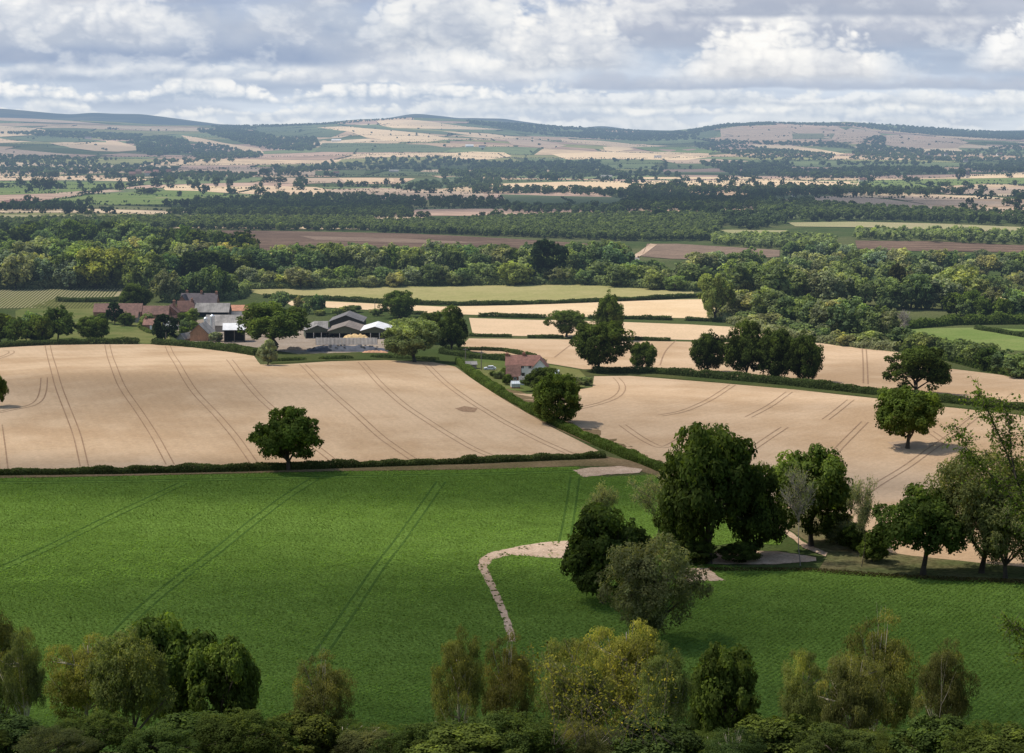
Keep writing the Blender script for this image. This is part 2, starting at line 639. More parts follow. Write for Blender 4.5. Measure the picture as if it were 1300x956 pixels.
def make_variants():
    for i in range(6):   # full field oaks and sycamores near by
        rng = np.random.default_rng(100 + i)
        C, N, t, l, LC = crown_lobes(rng, K=[17, 21, 16, 24, 19, 22][i], sub=9, n=17000, leaf=0.0225, z0=[.1, .07, .12, .05, .08, .05][i], lobe=(0.09, 0.215), ragged=[.24, .2, .27, .2, .25, .22][i], lo=-0.75)
        add_var("oak%d" % i, C, N, t, l, trunk_segs(rng, LC, r=0.034), rng)
    for i in range(3):   # very leafy, crown to the ground
        rng = np.random.default_rng(140 + i)
        C, N, t, l, LC = crown_lobes(rng, K=24, sub=9, n=17000, leaf=0.023, z0=0.03, lobe=(0.10, 0.22), ragged=.2, shape="tall" if i == 2 else "oak", lo=-0.85)
        add_var("full%d" % i, C, N, t, l, trunk_segs(rng, LC, r=0.03), rng)
    for i in range(3):   # fine-leaved willow-like
        rng = np.random.default_rng(160 + i)
        C, N, t, l, LC = crown_lobes(rng, K=34, sub=10, n=22000, leaf=0.016, z0=0.08, lobe=(0.09, 0.17), ragged=.2, lo=-0.8, shape="oak", upbias=0.6)
        add_var("willow%d" % i, C, N, t, l, trunk_segs(rng, LC, r=0.026, limbs=14), rng, aspect=0.4, mat=M_LEAF_FINE, droop=0.35)
    for i in range(6):   # wood trees a kilometre off
        rng = np.random.default_rng(200 + i)
        C, N, t, l, LC = crown_lobes(rng, K=[14, 16, 12, 18, 15, 20][i], sub=7, n=2600, leaf=0.047, z0=[.02, .04, .0, .03, .0, .0][i], lobe=(0.13, 0.23), ragged=.17, lo=-0.92)
        add_var("mid%d" % i, C, N, t, l, trunk_segs(rng, LC, r=0.026, limbs=5), rng, sides=4)
    for i in range(2):
        rng = np.random.default_rng(220 + i)
        C, N, t, l, LC = crown_lobes(rng, K=18, sub=7, n=2400, leaf=0.045, z0=.05, lobe=(0.14, 0.22), ragged=.15, lo=-0.95, shape="tall")
        add_var("tall%d" % i, C, N, t, l, trunk_segs(rng, LC, r=0.03, limbs=5, top=.8), rng, sides=4)
    for i in range(2):
        rng = np.random.default_rng(230 + i)
        C, N, t, l, LC = crown_lobes(rng, K=34, sub=5, n=3200, leaf=0.045, z0=.04, lobe=(0.09, 0.15), ragged=.08, lo=-0.97, shape="cone", upbias=.1)
        add_var("cone%d" % i, C, N, t, l, trunk_segs(rng, LC, r=0.03, limbs=4, top=.92), rng, sides=4)
    for i in range(3):   # far single trees
        rng = np.random.default_rng(240 + i)
        C, N, t, l, LC = crown_lobes(rng, K=10, sub=5, n=420, leaf=0.085, z0=.1, lobe=(0.17, 0.26), ragged=.14, lo=-0.6)
        add_var("far%d" % i, C, N, t, l, trunk_segs(rng, LC, r=0.03, limbs=3), rng, sides=4)
    for i in range(4):   # hanging birches on the slope below the eye
        rng = np.random.default_rng(300 + i)
        C, N, t, l, LC = crown_lobes(rng, K=[44, 52, 46, 56][i], sub=11, n=36000, leaf=0.0105, z0=0.1, lobe=(0.08, 0.16), ragged=.22, lo=-0.8, shape="oak", upbias=0.5, squash=.5)
        # every bough hangs: pull the outer leaves down in strings
        r = np.hypot(C[:, 0], C[:, 1])
        C[:, 2] -= (rng.random(len(C)) ** 2) * 0.05 * (0.3 + r * 2)
        sg = trunk_segs(rng, LC, r=0.016, limbs=18, top=.8)
        add_var("birch%d" % i, C, N, t, 0.0105, sg, rng, aspect=0.42, sides=5, mat=M_LEAF_FINE, bark=M_PALEBARK, droop=.45)
    for i in range(3):   # thin, half-bare trees
        rng = np.random.default_rng(320 + i)
        segs, tips = fit(*grow(rng, 0.97, 4, 0.012, 0.5, (3, 4), (rng.normal(0, .06), 0), up=0.55, len0=0.42, shrink=0.6))
        segs = [(a, b, max(r, .0024), max(q, .0018)) for a, b, r, q in segs]
        C, N, t = strands(rng, tips, 4, (0.03, 0.09), [6, 12, 14][i], 0.3, 0.03)
        keep = rng.random(len(C)) < min(1, [2200, 8000, 11000][i] / len(C))
        add_var("thin%d" % i, C[keep], N[keep], t[keep], 0.0125, segs, rng, aspect=.5, sides=4, mat=M_LEAF_FINE, bark=M_DEADWOOD if i == 0 else M_BARK)
    rng = np.random.default_rng(345)
    segs, tips = fit(*grow(rng, 0.97, 2, 0.014, 0.45, (1, 2), (.15, 0), up=0.4, len0=0.55, shrink=0.5))
    add_var("stem0", None, None, None, 0, segs, rng, sides=5, bark=M_PALEBARK)
    for i in range(2):
        rng = np.random.default_rng(330 + i)
        segs, tips = fit(*grow(rng, 0.97, 5, 0.014, 0.5, (3, 4), (rng.normal(0, .06), 0), up=0.5, len0=0.4, shrink=0.62))
        segs = [(a, b, max(r, .0026), max(q, .002)) for a, b, r, q in segs]
        add_var("dead%d" % i, None, None, None, 0, segs, rng, sides=3, bark=M_DEADWOOD)


make_variants()

OAK = (0.067, 0.090, 0.023)
OAKL = (0.098, 0.133, 0.031)
GREEN = (0.194, 0.230, 0.095)
LIME = (0.218, 0.253, 0.078)
OLIVE = (0.228, 0.240, 0.120)
WILLOW = (0.247, 0.276, 0.159)
MOAK = (0.140, 0.179, 0.073)
DARK = (0.040, 0.056, 0.021)
CONI = (0.034, 0.053, 0.026)


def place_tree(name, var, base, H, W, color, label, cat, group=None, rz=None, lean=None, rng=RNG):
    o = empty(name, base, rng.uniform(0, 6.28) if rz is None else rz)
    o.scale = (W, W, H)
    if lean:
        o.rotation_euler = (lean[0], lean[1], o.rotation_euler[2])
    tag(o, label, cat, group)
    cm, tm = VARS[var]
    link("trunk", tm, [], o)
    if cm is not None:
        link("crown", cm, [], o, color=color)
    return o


def tree_at(name, var, px, base, top, width, color, label, cat, group=None, rz=None, dy=0.0):
    """tree standing on the ground at photo column px, foot row base"""
    p = P(px, base)
    d = depth(p)
    H = (base - top) / FPX * d
    return place_tree(name, var, (p[0], p[1] + dy, hs(p[0], p[1] + dy) - 0.05), H, width / FPX * d, color, label, cat, group, rz)


def slope_tree(name, var, px, top, dist, width_px, color, label, cat, group=None, rz=None, lean=None, Hk=1.0):
    """tree on the near slope at ground distance dist whose top shows at (px, top)"""
    zt = EYE - (top - HOR) / FPX * dist * 1.0
    x = colx(px, dist, zt)
    g = hs(x, dist)
    H = (zt - g) * Hk
    W = width_px / FPX * dist
    return place_tree(name, var, (x, dist, g - 0.1), H, W, color, label, cat, group, rz, lean)


# ------------------------------------------------------------------ hedges and woods in bulk
def subdiv_px(pts, step=12.0):
    out = []
    for (a, b), (c, d) in zip(pts[:-1], pts[1:]):
        n = max(1, int(math.hypot(c - a, d - b) / step))
        for i in range(n):
            out.append((a + (c - a) * i / n, b + (d - b) * i / n))
    out.append(pts[-1])
    return out


def hedge(pts, hgt, wid, leaf, dens, color, label, name="hedge", cat="hedge", group=None, rng=RNG, gaps=0.0, lumpy=0.25, kind=None):
    """clipped hedge along photo points: leaf clumps over a rounded box, its own object"""
    q = Pm(*np.array(subdiv_px(pts, 8)).T)
    seg = np.linalg.norm(np.diff(q[:, :2], axis=0), axis=1)
    s = np.concatenate([[0], np.cumsum(seg)])
    Ltot = s[-1]
    n = int(Ltot * (wid + 2 * hgt) * dens)
    u = rng.random(n) * Ltot
    x = np.interp(u, s, q[:, 0])
    y = np.interp(u, s, q[:, 1])
    i = np.clip(np.searchsorted(s, u) - 1, 0, len(seg) - 1)
    tx = (q[i + 1, 0] - q[i, 0]) / np.maximum(seg[i], 1e-6)
    ty = (q[i + 1, 1] - q[i, 1]) / np.maximum(seg[i], 1e-6)
    hh = hgt * (1 - lumpy + 2 * lumpy * fbm(u / 4.0, u * 0, 5, 3)) * (0.8 + 0.4 * vnoise(u / 19.0, u * 0 + 3.3, 9))
    ww = wid * (0.75 + 0.5 * vnoise(u / 6.0, u * 0 + 7.7, 4))
    a = rng.uniform(-0.12, 1.12, n) * math.pi
    cx, cz = np.cos(a), np.sin(a)
    ex = np.sign(cx) * np.abs(cx) ** 0.6 * 0.5 * ww
    ez = np.clip(np.sign(cz) * np.abs(cz) ** 0.5, 0, 1) * hh * rng.uniform(0.72, 1.0, n) ** 0.7
    ez = np.where(rng.random(n) < 0.45, ez * rng.random(n), ez)
    X = x - ty * ex + rng.normal(0, leaf * 0.4, n)
    Y = y + tx * ex + rng.normal(0, leaf * 0.4, n)
    Z = h(X, Y) + ez
    N = np.stack([-ty * cx, tx * cx, np.clip(cz, 0, 1) * 0.8 + 0.2], 1) + rng.normal(0, 0.55, (n, 3))
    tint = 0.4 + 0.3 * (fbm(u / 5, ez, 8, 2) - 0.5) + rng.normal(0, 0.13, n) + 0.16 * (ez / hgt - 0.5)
    C = np.stack([X, Y, Z], 1)
    if gaps:
        keep = vnoise(u / 11.0, u * 0, 31) > gaps
        C, N, tint = C[keep], N[keep], tint[keep]
    me = leaf_mesh(name, C, N, leaf, tint, rng)
    o = link(name, me, M_LEAF, color=color, kind=kind)
    tag(o, label, cat, group)
    return o


def blob_trees(name, X, Y, H, W, color, per=70, leaf=0.16, rng=RNG, label=None, kind="stuff", tintvar=0.14, shape=1.0, zbase=None):
    """a far-off wood as one mass: every crown a cloud of leaf clumps, all in one object"""
    n = len(X)
    Z = h(X, Y) if zbase is None else zbase
    K = 6
    D = norm(rng.normal(size=(n, K, 3)).reshape(-1, 3) + np.array([0, 0, 0.35])).reshape(n, K, 3)
    lc = D * np.array([0.27, 0.27, 0.26])
    ci = rng.integers(0, K, (n, per))
    d = norm(rng.normal(size=(n * per, 3)) + np.array([0, 0, 0.3])).reshape(n, per, 3)
    L = np.take_along_axis(lc, ci[:, :, None].repeat(3, 2), 1)
    C = L + d * 0.23 * rng.uniform(0.75, 1.1, (n, per, 1))
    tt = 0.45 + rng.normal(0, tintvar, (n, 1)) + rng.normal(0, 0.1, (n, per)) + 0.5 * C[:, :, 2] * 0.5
    C = C * np.stack([W, W, H * shape], 1)[:, None, :] + np.stack([X, Y, Z + H * 0.52], 1)[:, None, :]
    N = d + rng.normal(0, 0.45, (n, per, 3)) + np.array([0, 0, 0.25])
    sz = (leaf * W)[:, None].repeat(per, 1)
    me = leaf_mesh(name, C.reshape(-1, 3), N.reshape(-1, 3), sz.ravel(), tt.ravel(), rng, 0.75)
    o = link(name, me, M_LEAF, color=color, kind=kind)
    if label:
        o["label"] = label
    return o


def in_poly(px, py, poly):
    poly = np.asarray(poly, float)
    inside = np.zeros(len(px), bool)
    j = len(poly) - 1
    for i in range(len(poly)):
        xi, yi = poly[i]
        xj, yj = poly[j]
        c = ((yi > py) != (yj > py)) & (px < (xj - xi) * (py - yi) / (yj - yi + 1e-12) + xi)
        inside ^= c
        j = i
    return inside


def scatter_poly(pts_px, spacing, rng=RNG, jitter=0.42):
    """jittered grid of ground points inside a photo polygon"""
    q = Pm(*np.array(subdiv_px(list(pts_px) + [pts_px[0]], 20)).T)[:, :2]
    x0, y0 = q.min(0)
    x1, y1 = q.max(0)
    gx, gy = np.meshgrid(np.arange(x0, x1 + spacing, spacing), np.arange(y0, y1 + spacing, spacing))
    gx = gx.ravel() + rng.uniform(-jitter, jitter, gx.size) * spacing
    gy = gy.ravel() + rng.uniform(-jitter, jitter, gy.size) * spacing
    k = in_poly(gx, gy, q)
    return gx[k], gy[k]


# ------------------------------------------------------------------ draped ground sheets
SHEET_N = [0]


def sheet(name, pts, mat, layer=1, step=14, spacing=None, wob=0.5, kind="structure", label=None, dz=0.0):
    """one field or patch: photo outline laid on the terrain as its own sheet, a little above the one below"""
    sub = subdiv_px(list(pts) + [pts[0]], step)[:-1]
    q = Pm(*np.array(sub).T)
    xy = q[:, :2].copy()
    if wob:
        rr = q[:, 1] / FPX * 1.2 * wob
        xy[:, 0] += rr * (vnoise(np.arange(len(xy)) * 0.9, xy[:, 0] * 0, 3) - 0.5) * 2
        xy[:, 1] += rr * 2 * (vnoise(np.arange(len(xy)) * 0.9, xy[:, 0] * 0, 4) - 0.5) * 2
    x0, y0 = xy.min(0)
    x1, y1 = xy.max(0)
    ext = math.sqrt((x1 - x0) * (y1 - y0))
    sp = spacing or max(6.0, ext / 34)
    gx, gy = np.meshgrid(np.arange(x0, x1, sp), np.arange(y0, y1, sp))
    gx, gy = gx.ravel(), gy.ravel()
    k = in_poly(gx, gy, xy)
    gx, gy = gx[k], gy[k]
    nb = len(xy)
    verts = [Vector(v) for v in xy.tolist()] + [Vector((a, b)) for a, b in zip(gx.tolist(), gy.tolist())]
    edges = [(i, (i + 1) % nb) for i in range(nb)]
    vo, eo, fo, *_ = delaunay_2d_cdt(verts, edges, [list(range(nb))], 1, 1e-4)
    V = np.array([(v.x, v.y) for v in vo])
    SHEET_N[0] += 1
    off = 0.03 + V[:, 1] * 7e-5 + layer * (0.015 + V[:, 1] * 2.2e-5) + dz
    Z = h(V[:, 0], V[:, 1]) + off
    fo = [f for f in fo if len(f) >= 3]
    loops = [i for f in fo for i in f]
    me = raw_mesh(name, np.column_stack([V, Z]), loops, [len(f) for f in fo])
    nz = np.zeros(len(me.polygons) * 3)
    me.polygons.foreach_get("normal", nz)
    if nz.reshape(-1, 3)[:, 2].mean() < 0:
        me.flip_normals()
    me.polygons.foreach_set("use_smooth", [True] * len(me.polygons))
    o = link(name, me, mat, kind=kind)
    if label:
        o["label"] = label
    return o


def ribbons(name, lines, width, gap, mat, layer=4, kind="structure", label=None):
    """pairs of wheel marks along photo lines, one object"""
    V, L, c = [], [], []
    b = 0
    for pts in lines:
        q = Pm(*np.array(subdiv_px(pts, 5)).T)
        # smooth
        xy = q[:, :2].copy()
        for _ in range(6):
            xy[1:-1] = (xy[:-2] + 2 * xy[1:-1] + xy[2:]) / 4
        t = np.gradient(xy, axis=0)
        t /= np.maximum(np.linalg.norm(t, axis=1, keepdims=True), 1e-9)
        nn = np.stack([-t[:, 1], t[:, 0]], 1)
        for sgn in ((-1, 1) if gap else (0,)):
            a = xy + nn * (sgn * gap / 2 - width / 2)
            d = xy + nn * (sgn * gap / 2 + width / 2)
            for e in (a, d):
                off = 0.03 + e[:, 1] * 7e-5 + layer * (0.015 + e[:, 1] * 2.2e-5)
                V.append(np.column_stack([e, h(e[:, 0], e[:, 1]) + off]))
            n = len(xy)
            for i in range(n - 1):
                L += [b + i, b + n + i, b + n + i + 1, b + i + 1]
                c.append(4)
            b += 2 * n
    me = raw_mesh(name, np.concatenate(V), L, c)
    nz = np.zeros(len(me.polygons) * 3)
    me.polygons.foreach_get("normal", nz)
    if nz.reshape(-1, 3)[:, 2].mean() < 0:
        me.flip_normals()
    o = link(name, me, mat, kind=kind)
    if label:
        o["label"] = label
    return o

# ------------------------------------------------------------------ ground sheet
def make_ground():
    ys = np.concatenate([np.arange(-260, 900, 7.0), np.geomspace(900, 17000, 330)])
    ts = np.linspace(-1, 1, 301)
    ts = np.sign(ts) * np.abs(ts) ** 1.15
    X = ts[None, :] * (330 + np.maximum(ys, 0) * 0.62)[:, None]
    Y = np.repeat(ys[:, None], len(ts), 1)
    Z = h(X, Y)
    n, m = X.shape
    V = np.stack([X, Y, Z], 2).reshape(-1, 3)
    i = (np.arange(n - 1)[:, None] * m + np.arange(m - 1)[None, :]).ravel()
    L = np.stack([i, i + 1, i + m + 1, i + m], 1)
    me = raw_mesh("ground", V, L.ravel(), np.full(len(L), 4))
    me.polygons.foreach_set("use_smooth", [True] * len(me.polygons))
    t = NT("rough_grassland")
    p = t.pos()
    n1 = t.noise(p, 0.006, 4)
    n2 = t.noise(p, 0.06, 4, 0.65)
    n3 = t.noise(p, 1.3, 4, 0.7)
    c = t.mix(t.ramp(n1, 0.42, 0.6), (0.060, 0.085, 0.026), (0.115, 0.120, 0.048))
    c = t.mix(t.ramp(n2, 0.45, 0.7), c, (0.085, 0.100, 0.034))
    c = t.mix(1.0, c, t.ramp(n3, 0.25, 0.75, 0.6, 1.35), "MULTIPLY")
    return link("ground", me, t.finish(t.diffuse(c, t.bump(n3, 0.3), 0.9)), kind="structure")


make_ground()

# ------------------------------------------------------------------ field materials
WHEAT = field_mat("ripe_wheat", (0.468, 0.314, 0.180), (0.595, 0.425, 0.264), rows=(0.35, 3.2), rowamp=0.03, mid=0.05, contrast=0.22)
WHEAT2 = field_mat("ripe_wheat_darker", (0.458, 0.306, 0.176), (0.575, 0.408, 0.254), rows=(-0.7, 3.2), rowamp=0.03, mid=0.05, contrast=0.22)
BARLEY = field_mat("pale_barley", (0.66, 0.47, 0.27), (0.72, 0.53, 0.32), contrast=0.22)
STUBBLE = field_mat("stubble", (0.60, 0.43, 0.26), (0.66, 0.47, 0.29), contrast=0.25)
OATS = field_mat("greenish_oats", (0.30, 0.275, 0.105), (0.37, 0.315, 0.135), fine=0.6, contrast=0.35)
CROP = field_mat("green_root_crop", (0.115, 0.190, 0.034), (0.160, 0.250, 0.048), fine=1.4, mid=0.12, bumpd=0.5, contrast=0.7)
PASTURE = field_mat("pasture", (0.14, 0.19, 0.05), (0.19, 0.22, 0.07), contrast=0.4)
LAWN = field_mat("paddock_grass", (0.10, 0.13, 0.035), (0.19, 0.185, 0.065), contrast=0.4)
PLOUGH = field_mat("dark_tilled_soil", (0.135, 0.088, 0.062), (0.19, 0.125, 0.085), rows=(1.35, 24), rowamp=0.3, fine=0.5, contrast=0.4)
PLOUGH2 = field_mat("pale_tilled_soil", (0.26, 0.18, 0.125), (0.20, 0.14, 0.10), rows=(1.5, 16), rowamp=0.3, fine=0.5)
SOIL = field_mat("tan_bare_soil", (0.455, 0.315, 0.205), (0.60, 0.44, 0.305), mid=0.35, fine=2.2, bumpd=0.1, contrast=.6)
TRACKM = field_mat("shaded_wheel_mark", (0.31, 0.20, 0.12), (0.37, 0.245, 0.15))  # brown wheel marks, the shade down between the stalks put into the colour
TRACKG = field_mat("shaded_crop_wheel_mark", (0.055, 0.10, 0.02), (0.075, 0.13, 0.026))  # wheel ruts, their shaded sides put into the dark green
VERGE = field_mat("dry_grass_verge", (0.15, 0.115, 0.055), (0.24, 0.165, 0.09), fine=1.6, contrast=0.7)
VERGEG = field_mat("green_grass_bank", (0.055, 0.075, 0.022), (0.10, 0.10, 0.035), fine=1.4, contrast=0.6)
VINE = field_mat("vine_floor", (0.36, 0.30, 0.165), (0.31, 0.285, 0.135))
SLOPEG = field_mat("slope_grass", (0.045, 0.06, 0.018), (0.07, 0.075, 0.026), fine=1.6, contrast=0.8)
PINKF = field_mat("pink_stubble", (0.43, 0.305, 0.205), (0.51, 0.37, 0.25), contrast=0.25)
MIDG = field_mat("mid_green_field", (0.11, 0.138, 0.066), (0.135, 0.158, 0.076), contrast=0.3)
HEATH = field_mat("mauve_fallow", (0.33, 0.245, 0.175), (0.40, 0.30, 0.21), contrast=0.25)
STUBBLE2 = field_mat("warm_stubble", (0.47, 0.31, 0.20), (0.54, 0.37, 0.25), contrast=0.25)
MIDG2 = field_mat("grey_green_field", (0.16, 0.165, 0.08), (0.20, 0.19, 0.10), contrast=0.3)
YARD = field_mat("farmyard_ground", (0.27, 0.205, 0.145), (0.36, 0.29, 0.22), contrast=0.4)
BRACKEN = field_mat("scrubby_bank", (0.17, 0.135, 0.068), (0.10, 0.115, 0.042), fine=1.0, contrast=0.9)

# ------------------------------------------------------------------ the near fields
CROP_L = [(-260, 611), (0, 608), (200, 604), (430, 599), (600, 597), (735, 592.5), (736, 604), (770, 606), (830, 603), (848, 616), (866, 640), (905, 656), (960, 664), (1000, 676), (990, 692), (930, 690), (890, 696), (895, 716), (960, 722), (1040, 724), (1120, 731), (1300, 741), (1700, 752), (1700, 955), (-260, 955)]
sheet("crop_field", CROP_L, CROP, 1, spacing=5)
F2 = [(-260, 452), (0, 442), (60, 438), (150, 436.5), (215, 438), (290, 447), (322, 452), (331, 463), (360, 463), (420, 459), (490, 457.5), (550, 460), (578, 466), (600, 482), (640, 508), (690, 537), (735, 560), (762, 574), (764, 580), (690, 582), (600, 585), (430, 590), (200, 597), (0, 601), (-260, 603)]
sheet("wheat_field", F2, WHEAT, 1, spacing=7)
F3 = [(652, 500), (700, 501), (752, 492), (754, 478), (800, 477.5), (900, 485.5), (1000, 494), (1110, 506), (1200, 517), (1300, 528), (1700, 568), (1700, 762), (1300, 720), (1200, 712), (1130, 702), (1110, 684), (1070, 652), (1000, 648), (940, 640), (860, 598), (800, 573), (745, 548), (690, 522)]
sheet("wheat_field", F3, WHEAT2, 1, spacing=8)
F4 = [(596, 430), (700, 431), (800, 433), (920, 435), (1040, 436), (1090, 440), (1140, 447), (1155, 462), (1220, 470), (1300, 480), (1700, 526), (1700, 560), (1300, 515), (1200, 505), (1050, 488), (930, 478), (840, 469), (740, 469), (680, 459), (600, 447), (585, 440)]
sheet("wheat_field", F4, WHEAT2, 1)
F5 = [(596, 404), (660, 406), (760, 408), (870, 412), (945, 416), (1000, 424), (1060, 430), (1072, 432), (1040, 433.5), (900, 432.5), (760, 428.5), (680, 427), (600, 426)]
sheet("barley_field", F5, STUBBLE, 1)
F6 = [(360, 382), (420, 383), (480, 386), (560, 389.5), (650, 388), (760, 384), (860, 380.5), (940, 380), (940, 403), (905, 405), (800, 402.5), (690, 402), (600, 400), (520, 397), (440, 392), (370, 388)]
sheet("barley_field", F6, BARLEY, 1)
F7 = [(305, 367.5), (400, 366), (520, 363.5), (640, 361.5), (740, 361), (800, 364), (880, 370.5), (882, 375.5), (800, 379.5), (700, 384), (600, 386.5), (500, 385), (420, 379), (340, 376)]
sheet("oat_field", F7, OATS, 1)
sheet("vineyard", [(-80, 366.5), (60, 365.5), (158, 366), (150, 377), (70, 379), (50, 391), (-80, 393)], VINE, 1, wob=0.1)
sheet("paddock", [(70, 379.5), (150, 378), (156, 384), (120, 386), (118, 400), (215, 408), (216, 437), (60, 437), (20, 440), (20, 395)], LAWN, 1)
sheet("paddock", [(1120, 421), (1180, 417), (1250, 416), (1310, 419), (1560, 430), (1560, 466), (1300, 446), (1200, 440), (1160, 438)], PASTURE, 1)
sheet("farmyard", [(222, 412), (300, 398), (330, 400), (400, 420), (500, 425), (504, 446), (380, 450), (300, 438), (232, 434)], YARD, 2, wob=.2)
sheet("garden_lawn", [(600, 452), (690, 462), (735, 470), (750, 484), (735, 498), (660, 497), (640, 494), (606, 470)], LAWN, 2)
# soil patches, path and verges
sheet("soil_patch", [(728, 597.5), (750, 594), (790, 592.5), (815, 596), (812, 601), (770, 603), (740, 606.5)], SOIL, 3, step=3, wob=.8)
sheet("field_path", [(722, 687), (690, 689), (655, 695), (622, 702), (608, 711), (606.5, 720), (617, 740), (629, 765), (639, 790), (646, 815), (655, 815), (650, 794), (639, 765), (626, 738), (618, 721), (625, 711), (650, 705), (700, 709), (724, 710)], SOIL, 3, step=3, wob=.8)
sheet("soil_patch", [(892, 703), (940, 699), (990, 701), (1036, 708), (1036, 713), (985, 717), (905, 717)], SOIL, 3, step=3, wob=.8)
sheet("soil_patch", [(872, 722), (900, 722), (912, 733), (922, 738), (885, 738), (860, 742)], SOIL, 3, step=3, wob=.8)
sheet("dirt_track", [(990, 668), (1004, 676), (1022, 690), (1050, 702), (1048, 707), (1020, 696), (1000, 680), (985, 671)], SOIL, 3, step=3, wob=.8)
sheet("scrubby_bank", [(960, 642), (1000, 646), (1070, 652), (1108, 684), (1130, 703), (1300, 721), (1700, 760), (1700, 751), (1300, 740), (1120, 730), (1040, 723), (1050, 706), (1004, 674), (962, 660), (900, 654)], BRACKEN, 2)
sheet("grass_verge", [(-260, 604), (0, 602), (200, 598), (430, 591), (600, 586), (700, 583), (735, 582), (735, 592), (600, 596.5), (430, 598.5), (200, 603.5), (0, 607.5), (-260, 610.5)], VERGE, 1)
sheet("grass_verge", [(735, 582), (765, 579), (800, 585), (850, 603), (860, 616), (848, 615), (826, 602), (790, 592), (736, 592)], VERGE, 1)
sheet("grass_verge", [(590, 463), (612, 466), (650, 492), (700, 515), (760, 545), (820, 576), (868, 598), (860, 606), (800, 583), (740, 560), (690, 537), (640, 508), (600, 480)], VERGE, 1)
sheet("grass_bank", [(322, 452), (345, 462), (420, 458), (490, 456), (555, 459), (580, 462), (576, 450), (500, 446), (400, 449), (330, 446)], VERGEG, 2)
sheet("grass_bank", [(560, 443), (600, 447), (690, 462), (740, 471), (840, 472), (960, 484), (1110, 498), (1300, 519), (1700, 562), (1700, 567), (1300, 527), (1110, 505), (900, 484.5), (800, 476.5), (740, 478), (690, 470), (600, 456), (560, 452)], VERGEG, 1)
sheet("trampled_patch", [(578, 519), (590, 516), (606, 519), (603, 524), (586, 523)], TRACKM, 3, step=4)
sheet("trampled_patch", [(1127, 562), (1150, 560), (1185, 565), (1170, 571), (1140, 572)], PINKF, 3, step=5)

TR2 = [
    [(60, 437), (66, 462), (74, 492), (86, 522), (98, 552), (107, 592)],
    [(136, 437), (142, 462), (154, 492), (176, 522), (198, 556), (216, 590)],
    [(213, 440), (226, 466), (246, 498), (276, 528), (300, 556), (322, 588)],
    [(291, 457), (306, 478), (330, 506), (356, 528), (388, 558), (428, 589)],
    [(384, 463), (402, 482), (424, 502), (452, 526), (484, 556), (528, 586)],
    [(458, 460), (482, 488), (514, 516), (560, 546), (600, 570), (630, 582)],
    [(540, 462), (566, 488), (600, 512), (640, 536), (686, 560), (725, 577)],
    [(-10, 458), (10, 451), (24, 446), (18, 444), (4, 446)],
    [(-20, 528), (20, 519), (46, 515), (56, 506), (52, 496), (60, 488), (56, 480)],
    [(-2, 540), (2, 570), (5, 598)],
]
ribbons("tractor_track", TR2, 0.34, 2.0, TRACKM, 3)
TR3 = [
    [(782, 480), (795, 490), (790, 502), (766, 512), (730, 520)],
    [(930, 489), (902, 508), (868, 523), (838, 528)],
    [(1002, 498), (978, 516), (950, 530)],
    [(1080, 508), (1062, 523), (1048, 533)],
    [(1098, 536), (1082, 552), (1060, 574), (1046, 592)],
    [(996, 543), (976, 556), (950, 574), (930, 592)],
    [(1240, 528), (1215, 548), (1180, 572), (1150, 594), (1116, 614), (1080, 640)],
    [(1206, 566), (1192, 556), (1180, 548)],
    [(790, 540), (812, 556), (842, 572), (860, 560), (880, 548)],
]
ribbons("tractor_track", TR3, 0.36, 2.0, TRACKM, 3)
ribbons("tractor_track", [[(1094, 437), (1096, 460), (1096, 487)], [(1099, 437), (1101, 460), (1102, 488)], [(858, 433), (842, 446), (838, 464)], [(732, 433), (716, 444), (704, 454)]], 0.5, 0, TRACKM, 3)
TRG = [
    [(128, 830), (165, 788), (200, 757), (232, 732), (268, 706), (300, 680), (330, 656), (362, 632), (400, 608)],
    [(400, 840), (428, 800), (456, 758), (480, 722), (508, 686), (532, 652), (560, 612)],
    [(-20, 732), (30, 710), (70, 692), (110, 672), (150, 652), (190, 634), (232, 614)],
    [(716, 690), (722, 660), (726, 634), (730, 606)],
    [(-40, 614), (200, 611), (430, 606), (600, 603), (728, 599)],
]
ribbons("tractor_track", TRG, 0.5, 2.2, TRACKG, 3)
ribbons("tractor_track", [[(x0, 366.5), (x0 - 38 + x0 * .1, 392)] for x0 in range(-60, 156, 4)], .7, 0, VERGEG, 3)

